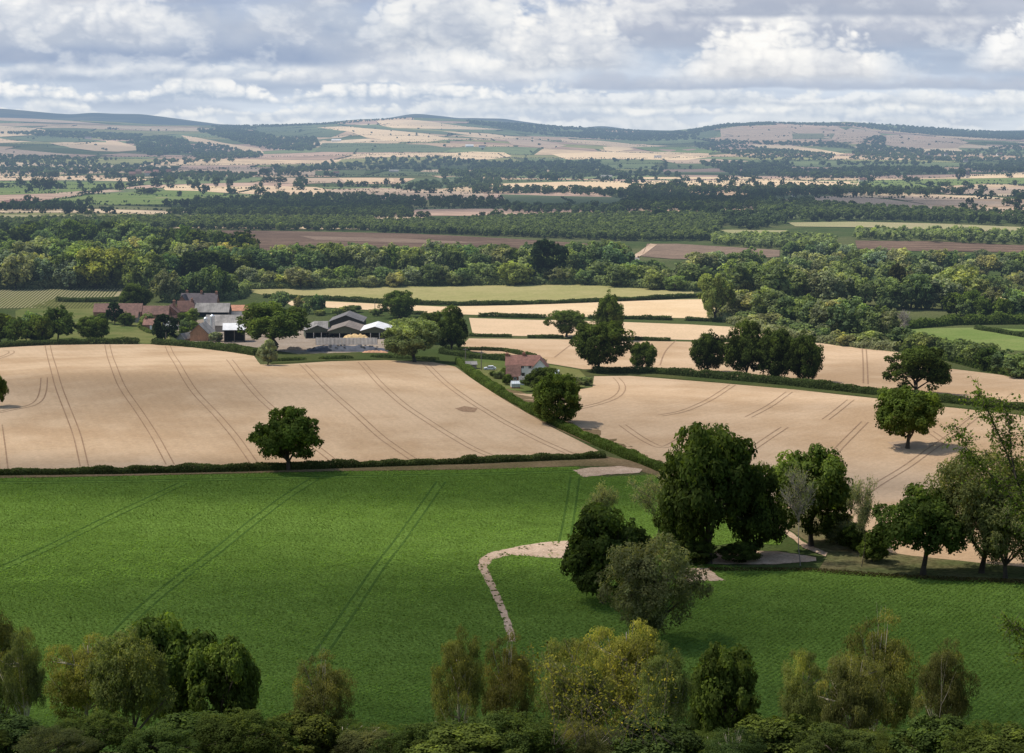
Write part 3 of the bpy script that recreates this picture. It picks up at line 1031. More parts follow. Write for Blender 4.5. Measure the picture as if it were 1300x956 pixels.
# ------------------------------------------------------------------ leaves of the root crop, in drilled rows
def crop_plants():
    rng = np.random.default_rng(5)
    q = Pm(*np.array(subdiv_px(CROP_L + [CROP_L[0]], 12)).T)[:, :2]
    ang = math.radians(62)
    ca, sa = math.cos(ang), math.sin(ang)
    U = np.arange(-700, 700, 0.56)
    W = np.arange(-700, 700, 0.95)
    uu, ww = np.meshgrid(U, W)
    uu = uu.ravel() + rng.uniform(-.3, .3, uu.size)
    ww = ww.ravel() + rng.normal(0, .1, ww.size)
    x = uu * ca - ww * sa
    y = uu * sa + ww * ca
    k = (y > 225) & (y < 480) & (np.abs(x) < 0.37 * y)
    x, y = x[k], y[k]
    k = in_poly(x, y, q)
    x, y = x[k], y[k]
    # keep the wheel marks and soil open
    bare = np.zeros(len(x), bool)
    for ln in TRG:
        p = Pm(*np.array(subdiv_px(ln, 5)).T)[:, :2]
        for i in range(len(p)):
            pass
        seg = p[1:] - p[:-1]
        for a, s in zip(p[:-1], seg):
            L2 = (s ** 2).sum()
            near = (np.abs(x - a[0]) < 12) & (np.abs(y - a[1]) < 12)
            idx = np.nonzero(near)[0]
            if len(idx) == 0:
                continue
            t = np.clip(((x[idx] - a[0]) * s[0] + (y[idx] - a[1]) * s[1]) / L2, 0, 1)
            dd = np.hypot(x[idx] - a[0] - t * s[0], y[idx] - a[1] - t * s[1])
            bare[idx] |= (np.abs(dd - 1.1) < 0.36) & (rng.random(len(idx)) < .8)
    for nm in ("soil_patch", "field_path", "soil_patch.001", "soil_patch.002", "dirt_track"):
        o = bpy.data.objects.get(nm)
        bb = np.array([v.co[:2] for v in o.data.vertices])
        from mathutils.bvhtree import BVHTree
        tree = BVHTree.FromPolygons([v.co[:] for v in o.data.vertices], [p.vertices[:] for p in o.data.polygons])
        m = (x > bb[:, 0].min()) & (x < bb[:, 0].max()) & (y > bb[:, 1].min()) & (y < bb[:, 1].max()) & ~bare
        for i in np.nonzero(m)[0]:
            if tree.ray_cast(Vector((x[i], y[i], 60)), Vector((0, 0, -1)))[0] is not None:
                bare[i] = rng.random() > 0.05
    x, y = x[~bare], y[~bare]
    n = len(x)
    per = 3
    vig = (fbm(x / 9, y / 9, 3, 4) - .5) * 1.0 + (fbm(x / 45, y / 45, 6, 3) - .5) * 1.3 + .65
    X = (x[:, None] + rng.normal(0, .13, (n, per))).ravel()
    Y = (y[:, None] + rng.normal(0, .13, (n, per))).ravel()
    V = np.repeat(vig, per)
    Z = h(X, Y) + 0.03 + Y * 1.2e-4 + rng.uniform(0.14, .28, n * per) * (0.55 + 0.7 * V)
    N = rng.normal(0, .34, (n * per, 3)) + np.array([0, 0, 1.0])
    tint = 0.33 + 0.34 * (V - 0.62) + rng.normal(0, .075, n * per)
    me = leaf_mesh("crop_leaves", np.stack([X, Y, Z], 1), N, 0.185 * (0.8 + 0.3 * V), tint, rng, 0.75)
    o = link("crop_leaves", me, M_LEAF, color=(0.172, 0.258, 0.048), kind="stuff")
    o["label"] = "leafy green root crop covering the near field"


crop_plants()


def tufts():
    """weeds on the soil path"""
    rng = np.random.default_rng(8)
    C, N = [], []
    for px, py, r in [(612, 716, .9), (611, 722, .8), (616, 728, .7), (621, 738, .6), (624, 742, .8), (628, 752, .9), (632, 758, .8), (634, 763, .9), (636, 770, 1.1), (638, 778, .8), (640, 786, .9), (645, 794, .7), (648, 790, .5), (634, 705, .7), (640, 703, .6), (662, 697, .8), (668, 697, .7), (684, 693, .8), (700, 700, .6), (706, 692, .7), (645, 704, .5), (615, 708, .7), (930, 705, .7), (960, 700, .6), (905, 712, .8), (894, 730, .6)]:
        p = P(px, py)
        for _ in range(3):
            c = p + np.array([rng.normal(0, r * .6), rng.normal(0, r * 1.2), 0.1])
            m = 26
            d = norm(rng.normal(size=(m, 3)) + np.array([0, 0, .6]))
            C.append(c + d * np.array([.38, .38, .22]) * r * rng.uniform(.6, 1, (m, 1)))
            N.append(d + rng.normal(0, .4, (m, 3)))
    C, N = np.concatenate(C), np.concatenate(N)
    me = leaf_mesh("weeds", C, N, .13, .4 + rng.normal(0, .14, len(C)), rng)
    o = link("weeds", me, M_LEAF, color=(0.13, 0.16, 0.055), kind="stuff")
    o["label"] = "green weed tufts scattered over the pink soil path"


tufts()

# ------------------------------------------------------------------ named far fields, nearest last
FAR = [
    # hills left
    ("hill_field", [(-60, 156), (0, 160), (45, 163), (60, 166), (90, 169), (40, 172), (0, 174), (-60, 174)], BARLEY),
    ("hill_field", [(-60, 147), (0, 149), (40, 151), (90, 154), (140, 158.5), (60, 156), (0, 153.5), (-60, 152)], PINKF),
    ("hill_field", [(8, 175), (40, 173.5), (100, 176), (130, 179), (90, 181), (40, 180)], MIDG),
    ("hill_field", [(62, 182), (90, 181), (135, 181), (134, 178), (150, 180), (172, 186), (175, 191), (150, 193), (120, 192), (90, 188)], STUBBLE),
    ("hill_field", [(-60, 176), (0, 176), (30, 181), (0, 182), (-60, 182)], STUBBLE),
    ("hill_field", [(-60, 187), (0, 188), (40, 192), (95, 197), (60, 199), (-60, 198)], PINKF),
    ("hill_field", [(230, 172), (250, 175), (285, 182), (330, 189), (335, 195), (310, 194), (270, 187), (240, 179)], STUBBLE),
    # hill centre
    ("hill_field", [(318, 163), (360, 162), (400, 164.5), (440, 167), (420, 175), (360, 174), (330, 169)], MIDG),
    ("hill_field", [(478, 154), (500, 152.5), (530, 153), (560, 157), (590, 161), (640, 165), (600, 165), (550, 164), (500, 163), (484, 160)], BARLEY),
    ("hill_field", [(402, 162), (430, 161), (460, 163), (500, 166), (540, 170), (572, 177), (540, 181), (500, 180), (465, 175), (445, 168)], BARLEY),
    ("hill_field", [(560, 167), (620, 170), (660, 175), (640, 178), (590, 174)], STUBBLE),
    ("hill_field", [(430, 158), (470, 160), (500, 164), (560, 167), (600, 173), (560, 171), (500, 166), (450, 162)], MIDG),
    ("hill_field", [(410, 182), (470, 182), (540, 184), (575, 189), (560, 193), (470, 194), (400, 193)], MIDG),
    ("hill_field", [(436, 197), (480, 194.5), (540, 196), (560, 199), (520, 200), (460, 200)], STUBBLE),
    ("hill_field", [(556, 196), (600, 193), (640, 194), (650, 199), (620, 203), (580, 203)], BARLEY),
    ("hill_field", [(390, 177), (410, 178), (420, 181), (395, 181)], STUBBLE),
    ("hill_field", [(640, 176), (680, 178), (720, 185), (700, 189), (650, 184)], PINKF),
    ("hill_field", [(712, 177), (760, 179), (800, 183), (850, 186), (800, 188), (750, 184), (715, 181)], STUBBLE),
    ("hill_field", [(766, 187), (795, 186), (805, 190), (780, 193), (768, 191)], BARLEY),
    ("hill_field", [(700, 196), (760, 193), (820, 195), (900, 200), (870, 204), (780, 202), (720, 203)], BARLEY),
    ("hill_field", [(800, 187), (870, 187), (920, 192), (900, 195), (830, 193)], PASTURE),
    ("hill_field", [(840, 204), (900, 202), (950, 205), (930, 208), (860, 208)], PINKF),
    # hill right
    ("hill_field", [(915, 165), (935, 161), (1000, 158.5), (1060, 160), (1075, 166), (1060, 178), (1000, 178), (940, 179), (915, 176)], PINKF),
    ("hill_field", [(885, 169), (905, 165), (912, 170), (905, 175), (885, 175)], MIDG),
    ("hill_field", [(1080, 163), (1110, 166), (1120, 172), (1090, 182), (1062, 180), (1066, 170)], PINKF),
    ("hill_field", [(1126, 172), (1150, 171), (1200, 175), (1230, 181), (1215, 188), (1150, 190), (1124, 184)], PINKF),
    ("hill_field", [(955, 184), (1000, 185), (1040, 190), (1075, 196), (1060, 197), (1010, 191), (960, 187)], BARLEY),
    ("hill_field", [(917, 169), (960, 168), (1000, 169), (1000, 178), (940, 179), (915, 176)], HEATH),
    ("hill_field", [(1004, 160), (1058, 160.5), (1070, 166), (1030, 167), (1004, 166)], STUBBLE2),
    ("hill_field", [(1006, 170), (1060, 170), (1056, 177), (1006, 177)], MIDG2),
    ("hill_field", [(1130, 180), (1180, 180), (1222, 183), (1212, 188), (1150, 190), (1126, 184)], HEATH),
    ("hill_field", [(1160, 172.5), (1198, 175.5), (1226, 180), (1180, 179), (1160, 178)], STUBBLE2),
    ("hill_field", [(940, 160.5), (1000, 159), (1000, 163), (950, 165)], STUBBLE2),
    # valley, far to near
    ("valley_field", [(-60, 222), (30, 224), (110, 224), (190, 228), (180, 231), (90, 229), (-60, 230)], STUBBLE),
    ("valley_field", [(-60, 230), (80, 231), (160, 233), (160, 239), (60, 246), (-60, 250)], PASTURE),
    ("valley_field", [(45, 212), (85, 213), (80, 219), (45, 219)], PASTURE),
    ("valley_field", [(75, 238), (115, 239), (160, 243), (90, 248), (70, 247)], PINKF),
    ("valley_field", [(50, 258), (70, 252), (110, 248), (160, 245), (215, 242), (260, 243), (310, 250), (290, 258), (210, 260), (120, 261)], PASTURE),
    ("valley_field", [(205, 237), (240, 235), (300, 238), (340, 243), (300, 246), (250, 243), (210, 242)], BARLEY),
    ("valley_field", [(270, 238), (330, 236), (400, 238), (430, 243), (420, 248), (340, 248), (290, 245)], STUBBLE),
    ("valley_field", [(290, 212), (330, 214), (400, 218), (400, 223), (340, 222), (290, 220)], PINKF),
    ("valley_field", [(350, 226), (430, 227), (440, 232), (380, 234), (340, 233)], PINKF),
    ("valley_field", [(430, 226), (500, 227), (500, 231), (440, 232)], STUBBLE),
    ("valley_field", [(410, 241), (480, 239), (560, 242), (612, 245), (618, 251), (600, 254), (520, 250), (430, 247)], PINKF),
    ("valley_field", [(500, 236), (530, 230), (570, 225), (600, 224), (600, 236), (560, 240), (510, 240)], MIDG),
    ("valley_field", [(620, 234), (720, 231), (830, 230), (960, 229), (1090, 231), (1090, 237), (960, 236), (840, 238), (720, 241), (640, 239)], BARLEY),
    ("valley_field", [(636, 247), (700, 249), (790, 251), (792, 258), (770, 264), (700, 264), (640, 260)], MIDG),
    ("valley_field", [(816, 225.5), (960, 225), (960, 227.5), (816, 228)], BARLEY),
    ("valley_field", [(1080, 230), (1160, 228), (1240, 227), (1300, 226), (1400, 226), (1400, 236), (1260, 233), (1160, 239), (1080, 238)], PASTURE),
    ("valley_field", [(1226, 223), (1300, 219.5), (1400, 217), (1400, 225), (1300, 226), (1230, 227)], BARLEY),
    ("valley_field", [(985, 255), (1040, 250), (1080, 249), (1130, 254), (1190, 262), (1180, 267), (1120, 268), (1050, 261), (985, 258)], PINKF),
    ("valley_field", [(1110, 249), (1190, 249), (1230, 252), (1220, 255), (1150, 255)], PINKF),
    ("valley_field", [(1150, 256), (1240, 255), (1300, 258), (1400, 260), (1400, 264), (1230, 262), (1180, 260)], PINKF),
    ("valley_field", [(1190, 241), (1300, 238), (1400, 236), (1400, 243), (1280, 246), (1200, 247)], PINKF),
    ("valley_field", [(1170, 264), (1260, 264), (1400, 264), (1400, 276), (1290, 274), (1200, 270)], PINKF),
    ("valley_field", [(1000, 283), (1080, 282), (1180, 284), (1300, 289), (1400, 292), (1400, 299), (1240, 294), (1100, 289), (1010, 288)], VINE),
    ("valley_field", [(1086, 306), (1180, 307), (1400, 316), (1400, 324), (1240, 320), (1150, 319), (1088, 316)], PLOUGH),
    ("valley_field", [(-60, 273), (60, 273.5), (160, 274), (290, 275), (300, 278), (150, 278), (50, 280), (-60, 280)], VINE),
    ("valley_field", [(262, 293), (340, 293.5), (420, 295), (520, 297), (640, 303), (800, 313), (780, 318), (640, 322), (500, 330), (400, 328), (320, 318), (262, 306)], PLOUGH),
    ("valley_field", [(380, 300), (500, 303), (620, 309), (520, 309), (400, 305)], PLOUGH2),
    ("valley_field", [(300, 309), (420, 312), (560, 314), (520, 317), (380, 316)], PLOUGH2),
    ("valley_field", [(822, 310), (860, 310), (990, 318), (990, 326), (930, 331), (850, 329), (815, 326)], PLOUGH2),
    ("farm_track", [(826, 310), (834, 311), (818, 323), (804, 330), (798, 328), (812, 320)], SOIL),
    ("valley_field", [(500, 281), (560, 279), (620, 273), (740, 271), (740, 276), (620, 281), (530, 284)], VINE),
    ("valley_field", [(900, 292), (1000, 293), (1000, 300), (910, 300)], VINE),
    ("barley_field", [(1236, 375), (1290, 374), (1400, 376), (1400, 394), (1290, 394), (1262, 393), (1240, 386)], BARLEY),
    ("valley_field", [(990, 346), (1060, 344), (1130, 343), (1130, 346), (1060, 348), (1000, 351)], OATS),
]
far_patches = [f[1] for f in FAR]
for i, (nm, pts, m) in enumerate(FAR):
    sheet(nm, pts, m, 4 + (i % 3), step=16, wob=0.35)


# the lesser fields between them: a quilt of parcels over the whole far valley and the hills, one sheet
def quilt():
    rng = np.random.default_rng(21)
    rows = [1750.0]
    while rows[-1] < 8900:
        rows.append(rows[-1] + rng.uniform(90, 190) * (0.8 + rows[-1] / 7000))
    pal = np.array([(0.50, 0.34, 0.21), (0.56, 0.40, 0.24), (0.45, 0.30, 0.21), (0.17, 0.20, 0.085), (0.13, 0.155, 0.065), (0.24, 0.23, 0.09), (0.38, 0.25, 0.17), (0.60, 0.45, 0.28)])
    pw = np.array([.14, .12, .12, .21, .18, .12, .06, .05])

    def yb(i, x):
        return rows[i] + 70 * np.sin(x / 420 + i * 1.7) + 40 * np.sin(x / 170 - i * 2.3)

    V, L, c, colr = [], [], [], []
    edges = []
    b = 0
    for i in range(len(rows) - 1):
        y = rows[i]
        x = -0.46 * y - rng.uniform(0, 200)
        while x < 0.46 * y:
            w = rng.uniform(110, 360) * (0.8 + y / 9000)
            sl = rng.uniform(-40, 40)
            if rng.random() < 0.86:
                nx, ny = 6, 3
                gx = np.linspace(0, 1, nx + 1)
                gy = np.linspace(0, 1, ny + 1)
                A, B = np.meshgrid(gx, gy)
                XX = x + 5 + A * (w - 10) + B * sl
                y0, y1 = yb(i, XX) + 4, yb(i + 1, XX) - 4
                YY = y0 + B * (y1 - y0)
                off = 0.03 + YY * 7e-5 + 2 * (0.015 + YY * 2.2e-5)
                V.append(np.stack([XX, YY, h(XX, YY) + off], 2).reshape(-1, 3))
                k = rng.choice(len(pal), p=pw / pw.sum())
                cc = pal[k] * rng.uniform(.85, 1.12)
                for r in range(ny):
                    for s in range(nx):
                        q = b + r * (nx + 1) + s
                        L += [q, q + 1, q + nx + 2, q + nx + 1]
                        c.append(4)
                        colr.append(cc)
                b += (nx + 1) * (ny + 1)
            edges.append((x, yb(i, np.array([x]))[0], x + w, yb(i, np.array([x + w]))[0]))
            edges.append((x, yb(i, np.array([x]))[0], x + sl, yb(i + 1, np.array([x]))[0]))
            x += w
    me = raw_mesh("distant_fields", np.concatenate(V), L, c)
    cattr(me, "fcol", np.array(colr))
    t = NT("distant_field_patchwork")
    a = t.attr("fcol").outputs["Color"]
    p = t.pos()
    col = t.mix(1.0, a, t.ramp(t.noise(p, 0.02, 4, 0.6), 0.3, 0.7, 0.8, 1.15), "MULTIPLY")
    link("distant_fields", me, t.finish(t.diffuse(col, None, 0.9)), kind="structure")
    return np.array(edges)


QE = quilt()


def far_hedges():
    rng = np.random.default_rng(22)
    keepn = rng.random(len(QE)) < np.where(QE[:, 1] > 5000, .3, .8)
    E = QE[keepn]
    Ln = np.hypot(E[:, 2] - E[:, 0], E[:, 3] - E[:, 1])
    n = (Ln / 2.6).astype(int)
    idx = np.repeat(np.arange(len(E)), n)
    u = rng.random(len(idx))
    X = E[idx, 0] + u * (E[idx, 2] - E[idx, 0]) + rng.normal(0, 1.2, len(idx))
    Y = E[idx, 1] + u * (E[idx, 3] - E[idx, 1]) + rng.normal(0, 1.2, len(idx))
    z = rng.uniform(.3, 2.4, len(idx)) * (0.6 + 0.8 * vnoise(X / 70, Y / 70, 3))
    N = rng.normal(0, .5, (len(idx), 3)) + np.array([0, -.5, .6])
    me = leaf_mesh("distant_hedgerows", np.stack([X, Y, h(X, Y) + z], 1), N, 1.7, .4 + rng.normal(0, .13, len(idx)), rng, .8)
    o = link("distant_hedgerows", me, M_LEAF, color=(0.035, 0.052, 0.02), kind="stuff")
    o["label"] = "thin dark hedgerows dividing the distant fields"
    # trees along them and in the corners
    m = 2600
    k = rng.integers(0, len(E), m)
    u = rng.random(m)
    X = E[k, 0] + u * (E[k, 2] - E[k, 0]) + rng.normal(0, 4, m)
    Y = E[k, 1] + u * (E[k, 3] - E[k, 1]) + rng.normal(0, 4, m)
    cl = (vnoise(X / 500, Y / 600, 12) > 0.42 + .42 * smooth((Y - 4000) / 1200))
    X, Y = X[cl], Y[cl]
    H = rng.uniform(6, 12, len(X))
    blob_trees("distant_hedgerow_trees", X, Y, H, H * rng.uniform(.8, 1.3, len(X)), (0.036, 0.055, 0.02), 46, .17, rng, "small dark trees scattered along the far hedgerows")


far_hedges()

# ------------------------------------------------------------------ far woods, each one mass
BLUEG = (0.068, 0.092, 0.042)
PALEG = (0.085, 0.110, 0.045)
PLANT = (0.105, 0.130, 0.052)
WOODS = [
    ("belt of dark woodland below the hills at the west end of the valley", [(-60, 208), (120, 207), (200, 205), (270, 203), (300, 206), (200, 211), (0, 213), (-60, 214)], 30, (10, 16), BLUEG),
    ("dark wood beside the village in the far valley", [(-60, 216), (90, 214), (180, 213), (230, 216), (180, 220), (60, 222), (-60, 222)], 26, (10, 15), BLUEG),
    ("hanging wood spreading down the west hill between pale fields", [(0, 170), (60, 168), (130, 170), (200, 174), (238, 180), (245, 194), (200, 199), (176, 194), (172, 184), (140, 179), (60, 174)], 36, (12, 18), BLUEG),
    ("wood below the long pale strip field on the west hill", [(240, 186), (262, 182), (300, 190), (335, 196), (330, 201), (250, 203)], 34, (10, 16), BLUEG),
    ("wood covering the dip of the middle hill", [(250, 166), (300, 166), (330, 170), (352, 176), (400, 176), (405, 186), (390, 193), (345, 191), (300, 181)], 36, (12, 18), BLUEG),
    ("thin line of trees on the far saddle between two hills", [(265, 160.5), (330, 160), (325, 164), (280, 165)], 40, (8, 14), BLUEG),
    ("dark wooded crest along the top of the middle hill", [(320, 159.8), (400, 158), (470, 152.8), (520, 150.6), (500, 152.2), (476, 154), (430, 158), (340, 162)], 34, (9, 13), BLUEG),
    ("long dark wood on the shoulder east of the middle hill", [(592, 154), (650, 158), (720, 162), (830, 168), (880, 169), (885, 178), (820, 180), (740, 176), (690, 172), (640, 164), (596, 158)], 40, (10, 16), BLUEG),
    ("broad belt of dark trees across the middle of the far valley", [(640, 208), (760, 206), (820, 204.5), (940, 208), (1000, 208), (1000, 222), (940, 223.5), (800, 224.5), (650, 228), (560, 225), (560, 216)], 26, (11, 17), BLUEG),
    ("dark woodland at the foot of the east hill", [(930, 212), (1100, 208), (1300, 208), (1400, 207), (1400, 218), (1220, 221), (1100, 227), (1010, 227), (960, 223)], 27, (11, 17), BLUEG),
    ("wooded crest along the top of the east hill", [(872, 166), (920, 158.5), (970, 156.5), (1050, 157.2), (1110, 158), (1160, 161.3), (1240, 167), (1300, 169), (1400, 167), (1400, 178), (1300, 179), (1230, 175), (1150, 169), (1090, 162), (1000, 158.6), (930, 161), (895, 168), (880, 178)], 38, (10, 15), BLUEG),
    ("wood in the hollow of the east hill among mauve fields", [(1088, 186), (1112, 174), (1124, 174), (1124, 188), (1180, 192), (1240, 196), (1180, 200), (1080, 196)], 34, (9, 14), BLUEG),
    ("strip of trees along the lower edge of the mauve fields", [(885, 177), (950, 180.5), (1060, 181), (1085, 189), (1040, 187), (960, 184), (900, 182)], 34, (8, 13), BLUEG),
    ("pale wooded village slope below the east hill", [(1080, 197), (1200, 196), (1250, 190), (1300, 184), (1400, 184), (1400, 204), (1200, 206), (1080, 204)], 40, (8, 14), PALEG),
    ("wood between the two hills above the bright fields", [(880, 182), (950, 186), (1000, 191), (1060, 198), (1060, 205), (960, 204), (930, 197), (890, 190)], 38, (8, 13), BLUEG),
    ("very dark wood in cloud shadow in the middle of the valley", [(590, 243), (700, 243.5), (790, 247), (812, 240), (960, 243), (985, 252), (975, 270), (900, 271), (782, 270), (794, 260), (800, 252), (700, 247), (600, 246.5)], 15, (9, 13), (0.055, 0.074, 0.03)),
    ("straight dark conifer belt below the bright green pasture", [(-60, 263.5), (205, 263.5), (216, 272), (-60, 272.5)], 10, (8, 11), CONI),
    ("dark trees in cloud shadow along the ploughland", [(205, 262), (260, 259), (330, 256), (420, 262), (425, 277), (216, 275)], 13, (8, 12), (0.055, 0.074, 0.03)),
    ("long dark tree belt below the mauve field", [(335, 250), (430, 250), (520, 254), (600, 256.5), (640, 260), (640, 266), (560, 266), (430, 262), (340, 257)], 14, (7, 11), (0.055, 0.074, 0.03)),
    ("dark planted block beside the heath", [(420, 263), (520, 266), (524, 279), (420, 278)], 9, (7, 10), (0.06, 0.08, 0.032)),
    ("even young plantation of pale green trees", [(470, 286), (560, 285), (640, 280), (740, 277), (900, 276), (920, 281), (906, 306), (800, 307), (700, 303), (560, 298), (480, 295.5)], 6.4, (6.5, 8.8), PLANT),
    ("low plantation strip above the ploughed field", [(-60, 284), (150, 281), (300, 281), (470, 281), (484, 294), (262, 292.5), (150, 292), (-60, 293)], 8, (6.5, 9), PLANT),
    ("low thick belt of trees beside the farm track", [(905, 304), (990, 304), (1060, 308), (1060, 316), (990, 318), (905, 311)], 7, (6, 9), GREEN),
    ("trees around the red roofed cottage in the valley", [(962, 264), (1030, 262), (1090, 268), (1240, 277), (1400, 281), (1400, 291), (1230, 285), (1090, 281), (1010, 282), (962, 277)], 12, (9, 13), PALEG),
    ("hedge belt above the dark ploughed strip", [(1080, 297), (1200, 299), (1400, 304), (1400, 313), (1250, 311), (1088, 305)], 9, (6, 10), GREEN),
    ("trees at the east end of the plantation", [(886, 278), (960, 277), (1000, 284), (960, 292), (925, 291), (920, 281)], 10, (8, 12), BLUEG),
    ("wooded slope under the pale hill fields of the west", [(-60, 197), (60, 200), (150, 204), (100, 207), (-60, 208)], 34, (9, 14), BLUEG),
    ("wood stepping down from the middle hill to the valley", [(330, 219), (420, 208), (470, 202), (560, 201), (625, 206), (640, 213), (560, 217), (450, 214), (350, 224)], 28, (9, 15), BLUEG),
    ("copse in the dark green valley field", [(520, 236), (560, 228), (605, 226), (640, 230), (640, 240), (590, 241), (520, 241)], 17, (8, 13), BLUEG),
    ("trees round the white houses on the valley floor", [(960, 244), (1000, 242), (1080, 243), (1190, 247), (1150, 250), (1080, 249), (1000, 252), (985, 254)], 14, (8, 13), BLUEG),
    ("trees below the dark green field", [(640, 262), (700, 266), (790, 268), (790, 273), (640, 271)], 12, (6, 11), BLUEG),
    ("scattered trees over the mauve fields of the east hill", [(915, 164), (935, 161), (1000, 158.5), (1110, 160), (1150, 168), (1230, 180), (1210, 189), (1060, 180), (940, 179)], 190, (7, 11), BLUEG),
    ("scattered trees over the pale fields of the middle hill", [(400, 164), (480, 155), (540, 154), (640, 166), (720, 180), (700, 203), (560, 203), (420, 194)], 230, (7, 11), BLUEG),
    ("scattered trees over the pale fields of the west hill", [(-60, 160), (60, 163), (170, 185), (170, 200), (-60, 200)], 230, (7, 11), BLUEG),
    ("village trees in the far valley", [(230, 220), (300, 222), (330, 222), (300, 232), (200, 229)], 22, (8, 13), BLUEG),
]
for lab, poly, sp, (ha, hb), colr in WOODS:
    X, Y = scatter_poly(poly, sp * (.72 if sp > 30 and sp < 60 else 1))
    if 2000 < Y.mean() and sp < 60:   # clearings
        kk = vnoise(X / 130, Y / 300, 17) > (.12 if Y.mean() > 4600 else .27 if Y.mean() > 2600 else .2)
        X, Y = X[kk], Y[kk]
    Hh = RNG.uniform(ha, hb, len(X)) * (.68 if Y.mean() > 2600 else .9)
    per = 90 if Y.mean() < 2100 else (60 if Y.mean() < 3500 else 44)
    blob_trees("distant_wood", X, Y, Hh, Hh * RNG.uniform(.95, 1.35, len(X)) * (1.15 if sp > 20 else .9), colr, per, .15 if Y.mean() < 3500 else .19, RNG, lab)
print("woods done")

# ------------------------------------------------------------------ woodland a kilometre off: every tree a thing
MIDS = ["mid0", "mid1", "mid2", "mid3", "mid4", "mid5"]


def vary(c, rng, s=0.16):
    k = rng.uniform(1 - s, 1 + s)
    w = rng.normal(0, 0.06)
    return (c[0] * k * (1 + w), c[1] * k, c[2] * k * (1 - w))


def tree_row(line, n, hp, wk, variants, colors, label, group, name="broadleaf_tree", cat="tree", jit=2.0, seed=1, rng=None):
    rng = np.random.default_rng(seed)
    L = np.array(line, float)
    s = np.concatenate([[0], np.cumsum(np.hypot(*np.diff(L, axis=0).T))])
    for i in range(n):
        t = (i + rng.uniform(.1, .9)) / n * s[-1]
        px, py = np.interp(t, s, L[:, 0]), np.interp(t, s, L[:, 1]) + rng.uniform(-jit, jit)
        hpx = rng.uniform(*hp)
        w = hpx * rng.uniform(*wk)
        tree_at(name, variants[int(rng.integers(len(variants)))], px, py, py - hpx, w, vary(colors[int(rng.integers(len(colors)))], rng), label, cat, group)


G = "trees of the wood belt behind the farm"
tree_row([(-20, 306), (160, 302)], 15, (22, 28), (.6, .95), ["mid3", "tall0", "tall1", "cone0"], [DARK, OAKL, MOAK], "dark upright tree at the back of the wood behind the vineyard", "dark back row of the wood behind the vineyard", seed=31)
tree_row([(-20, 327), (160, 322), (320, 330)], 24, (34, 44), (.75, 1.2), ["mid3", "tall0", "tall1", "mid0", "cone1"], [DARK, OAKL, MOAK, OAKL], "tall dark tree in the middle of the wood behind the vineyard", "tall dark trees in the wood behind the vineyard", seed=32)
tree_row([(-20, 346), (60, 345), (200, 345), (320, 348)], 20, (40, 47), (.8, 1.25), MIDS + ["tall0"], [GREEN, OLIVE, MOAK, GREEN], "broad green tree in the wood behind the vineyard", "broad green trees in the wood behind the vineyard", seed=33)
tree_row([(-20, 366), (95, 366)], 8, (38, 50), (.9, 1.1), ["mid4", "mid1", "mid5"], [WILLOW, OLIVE, WILLOW], "grey green willow standing behind the vineyard", "grey green willows behind the vineyard", "willow_tree", seed=34)
tree_row([(95, 366), (160, 366), (200, 372)], 7, (44, 60), (.85, 1.1), ["mid4", "mid1", "mid5", "mid3"], [LIME, GREEN, LIME], "bright green spreading tree at the vineyard corner", "bright green trees at the vineyard corner", seed=35)
tree_row([(208, 384), (300, 378)], 9, (30, 46), (.75, 1.0), MIDS, [OAKL, MOAK, OLIVE, GREEN], "tree crowding behind the brick farmhouse roofs", "trees crowding behind the farmhouse", seed=36)
tree_row([(205, 362), (315, 362)], 8, (40, 52), (.8, 1.0), MIDS, [DARK, MOAK, OAKL, LIME], "tall tree in the dark gap of the wood north of the farmhouse", "tall trees north of the farmhouse", seed=37)
tree_row([(310, 366), (420, 365), (520, 362.5), (740, 360.5), (880, 369)], 44, (18, 33), (1.0, 1.5), MIDS, [GREEN, OLIVE, GREEN, LIME, MOAK, WILLOW], "low bushy tree along the front of the wood above the oat field", "bushy trees along the front edge of the wood above the oat field", seed=38)
tree_row([(800, 354), (905, 360)], 6, (20, 30), (.9, 1.3), MIDS, [GREEN, MOAK, OLIVE], "round tree in the low east end of the wood above the oat field", "trees in the low east end of the wood above the oat field", seed=61)
tree_row([(305, 353), (560, 351), (800, 351)], 30, (34, 48), (.8, 1.15), MIDS + ["tall0"], [GREEN, MOAK, OAKL, MOAK, OLIVE], "tall full tree in the wood above the oat field", "tall trees in the wood above the oat field", seed=39)
tree_row([(340, 338), (560, 336), (780, 335)], 18, (26, 33), (.9, 1.3), MIDS, [GREEN, MOAK, OLIVE, MOAK], "round tree at the back of the wood above the oat field", "back row of the wood above the oat field", seed=40)
tree_row([(930, 362), (1080, 362), (1232, 368)], 15, (28, 38), (.9, 1.2), MIDS, [GREEN, OLIVE, LIME, GREEN], "back tree of the thick wood east of the barley", "back trees of the thick wood east of the barley", seed=41)
tree_row([(922, 380), (1060, 388), (1180, 394), (1236, 388)], 17, (40, 54), (.8, 1.25), MIDS + ["tall0"], [MOAK, GREEN, GREEN, OLIVE, MOAK], "tall green tree in the thick wood east of the barley", "tall trees in the thick wood east of the barley", seed=42)
tree_row([(920, 400), (1000, 414), (1060, 424), (1140, 430)], 14, (34, 50), (.9, 1.2), MIDS, [GREEN, MOAK, MOAK, OLIVE], "front tree of the thick wood east of the barley", "front trees of the thick wood east of the barley", seed=43)
tree_row([(945, 412), (1000, 424), (1070, 437), (1120, 441)], 13, (14, 24), (1.2, 1.7), MIDS, [GREEN, OLIVE, MOAK], "low shrub along the foot of the thick wood beside the wheat", "low shrubs at the foot of the thick wood", "shrub", "shrub", seed=44)
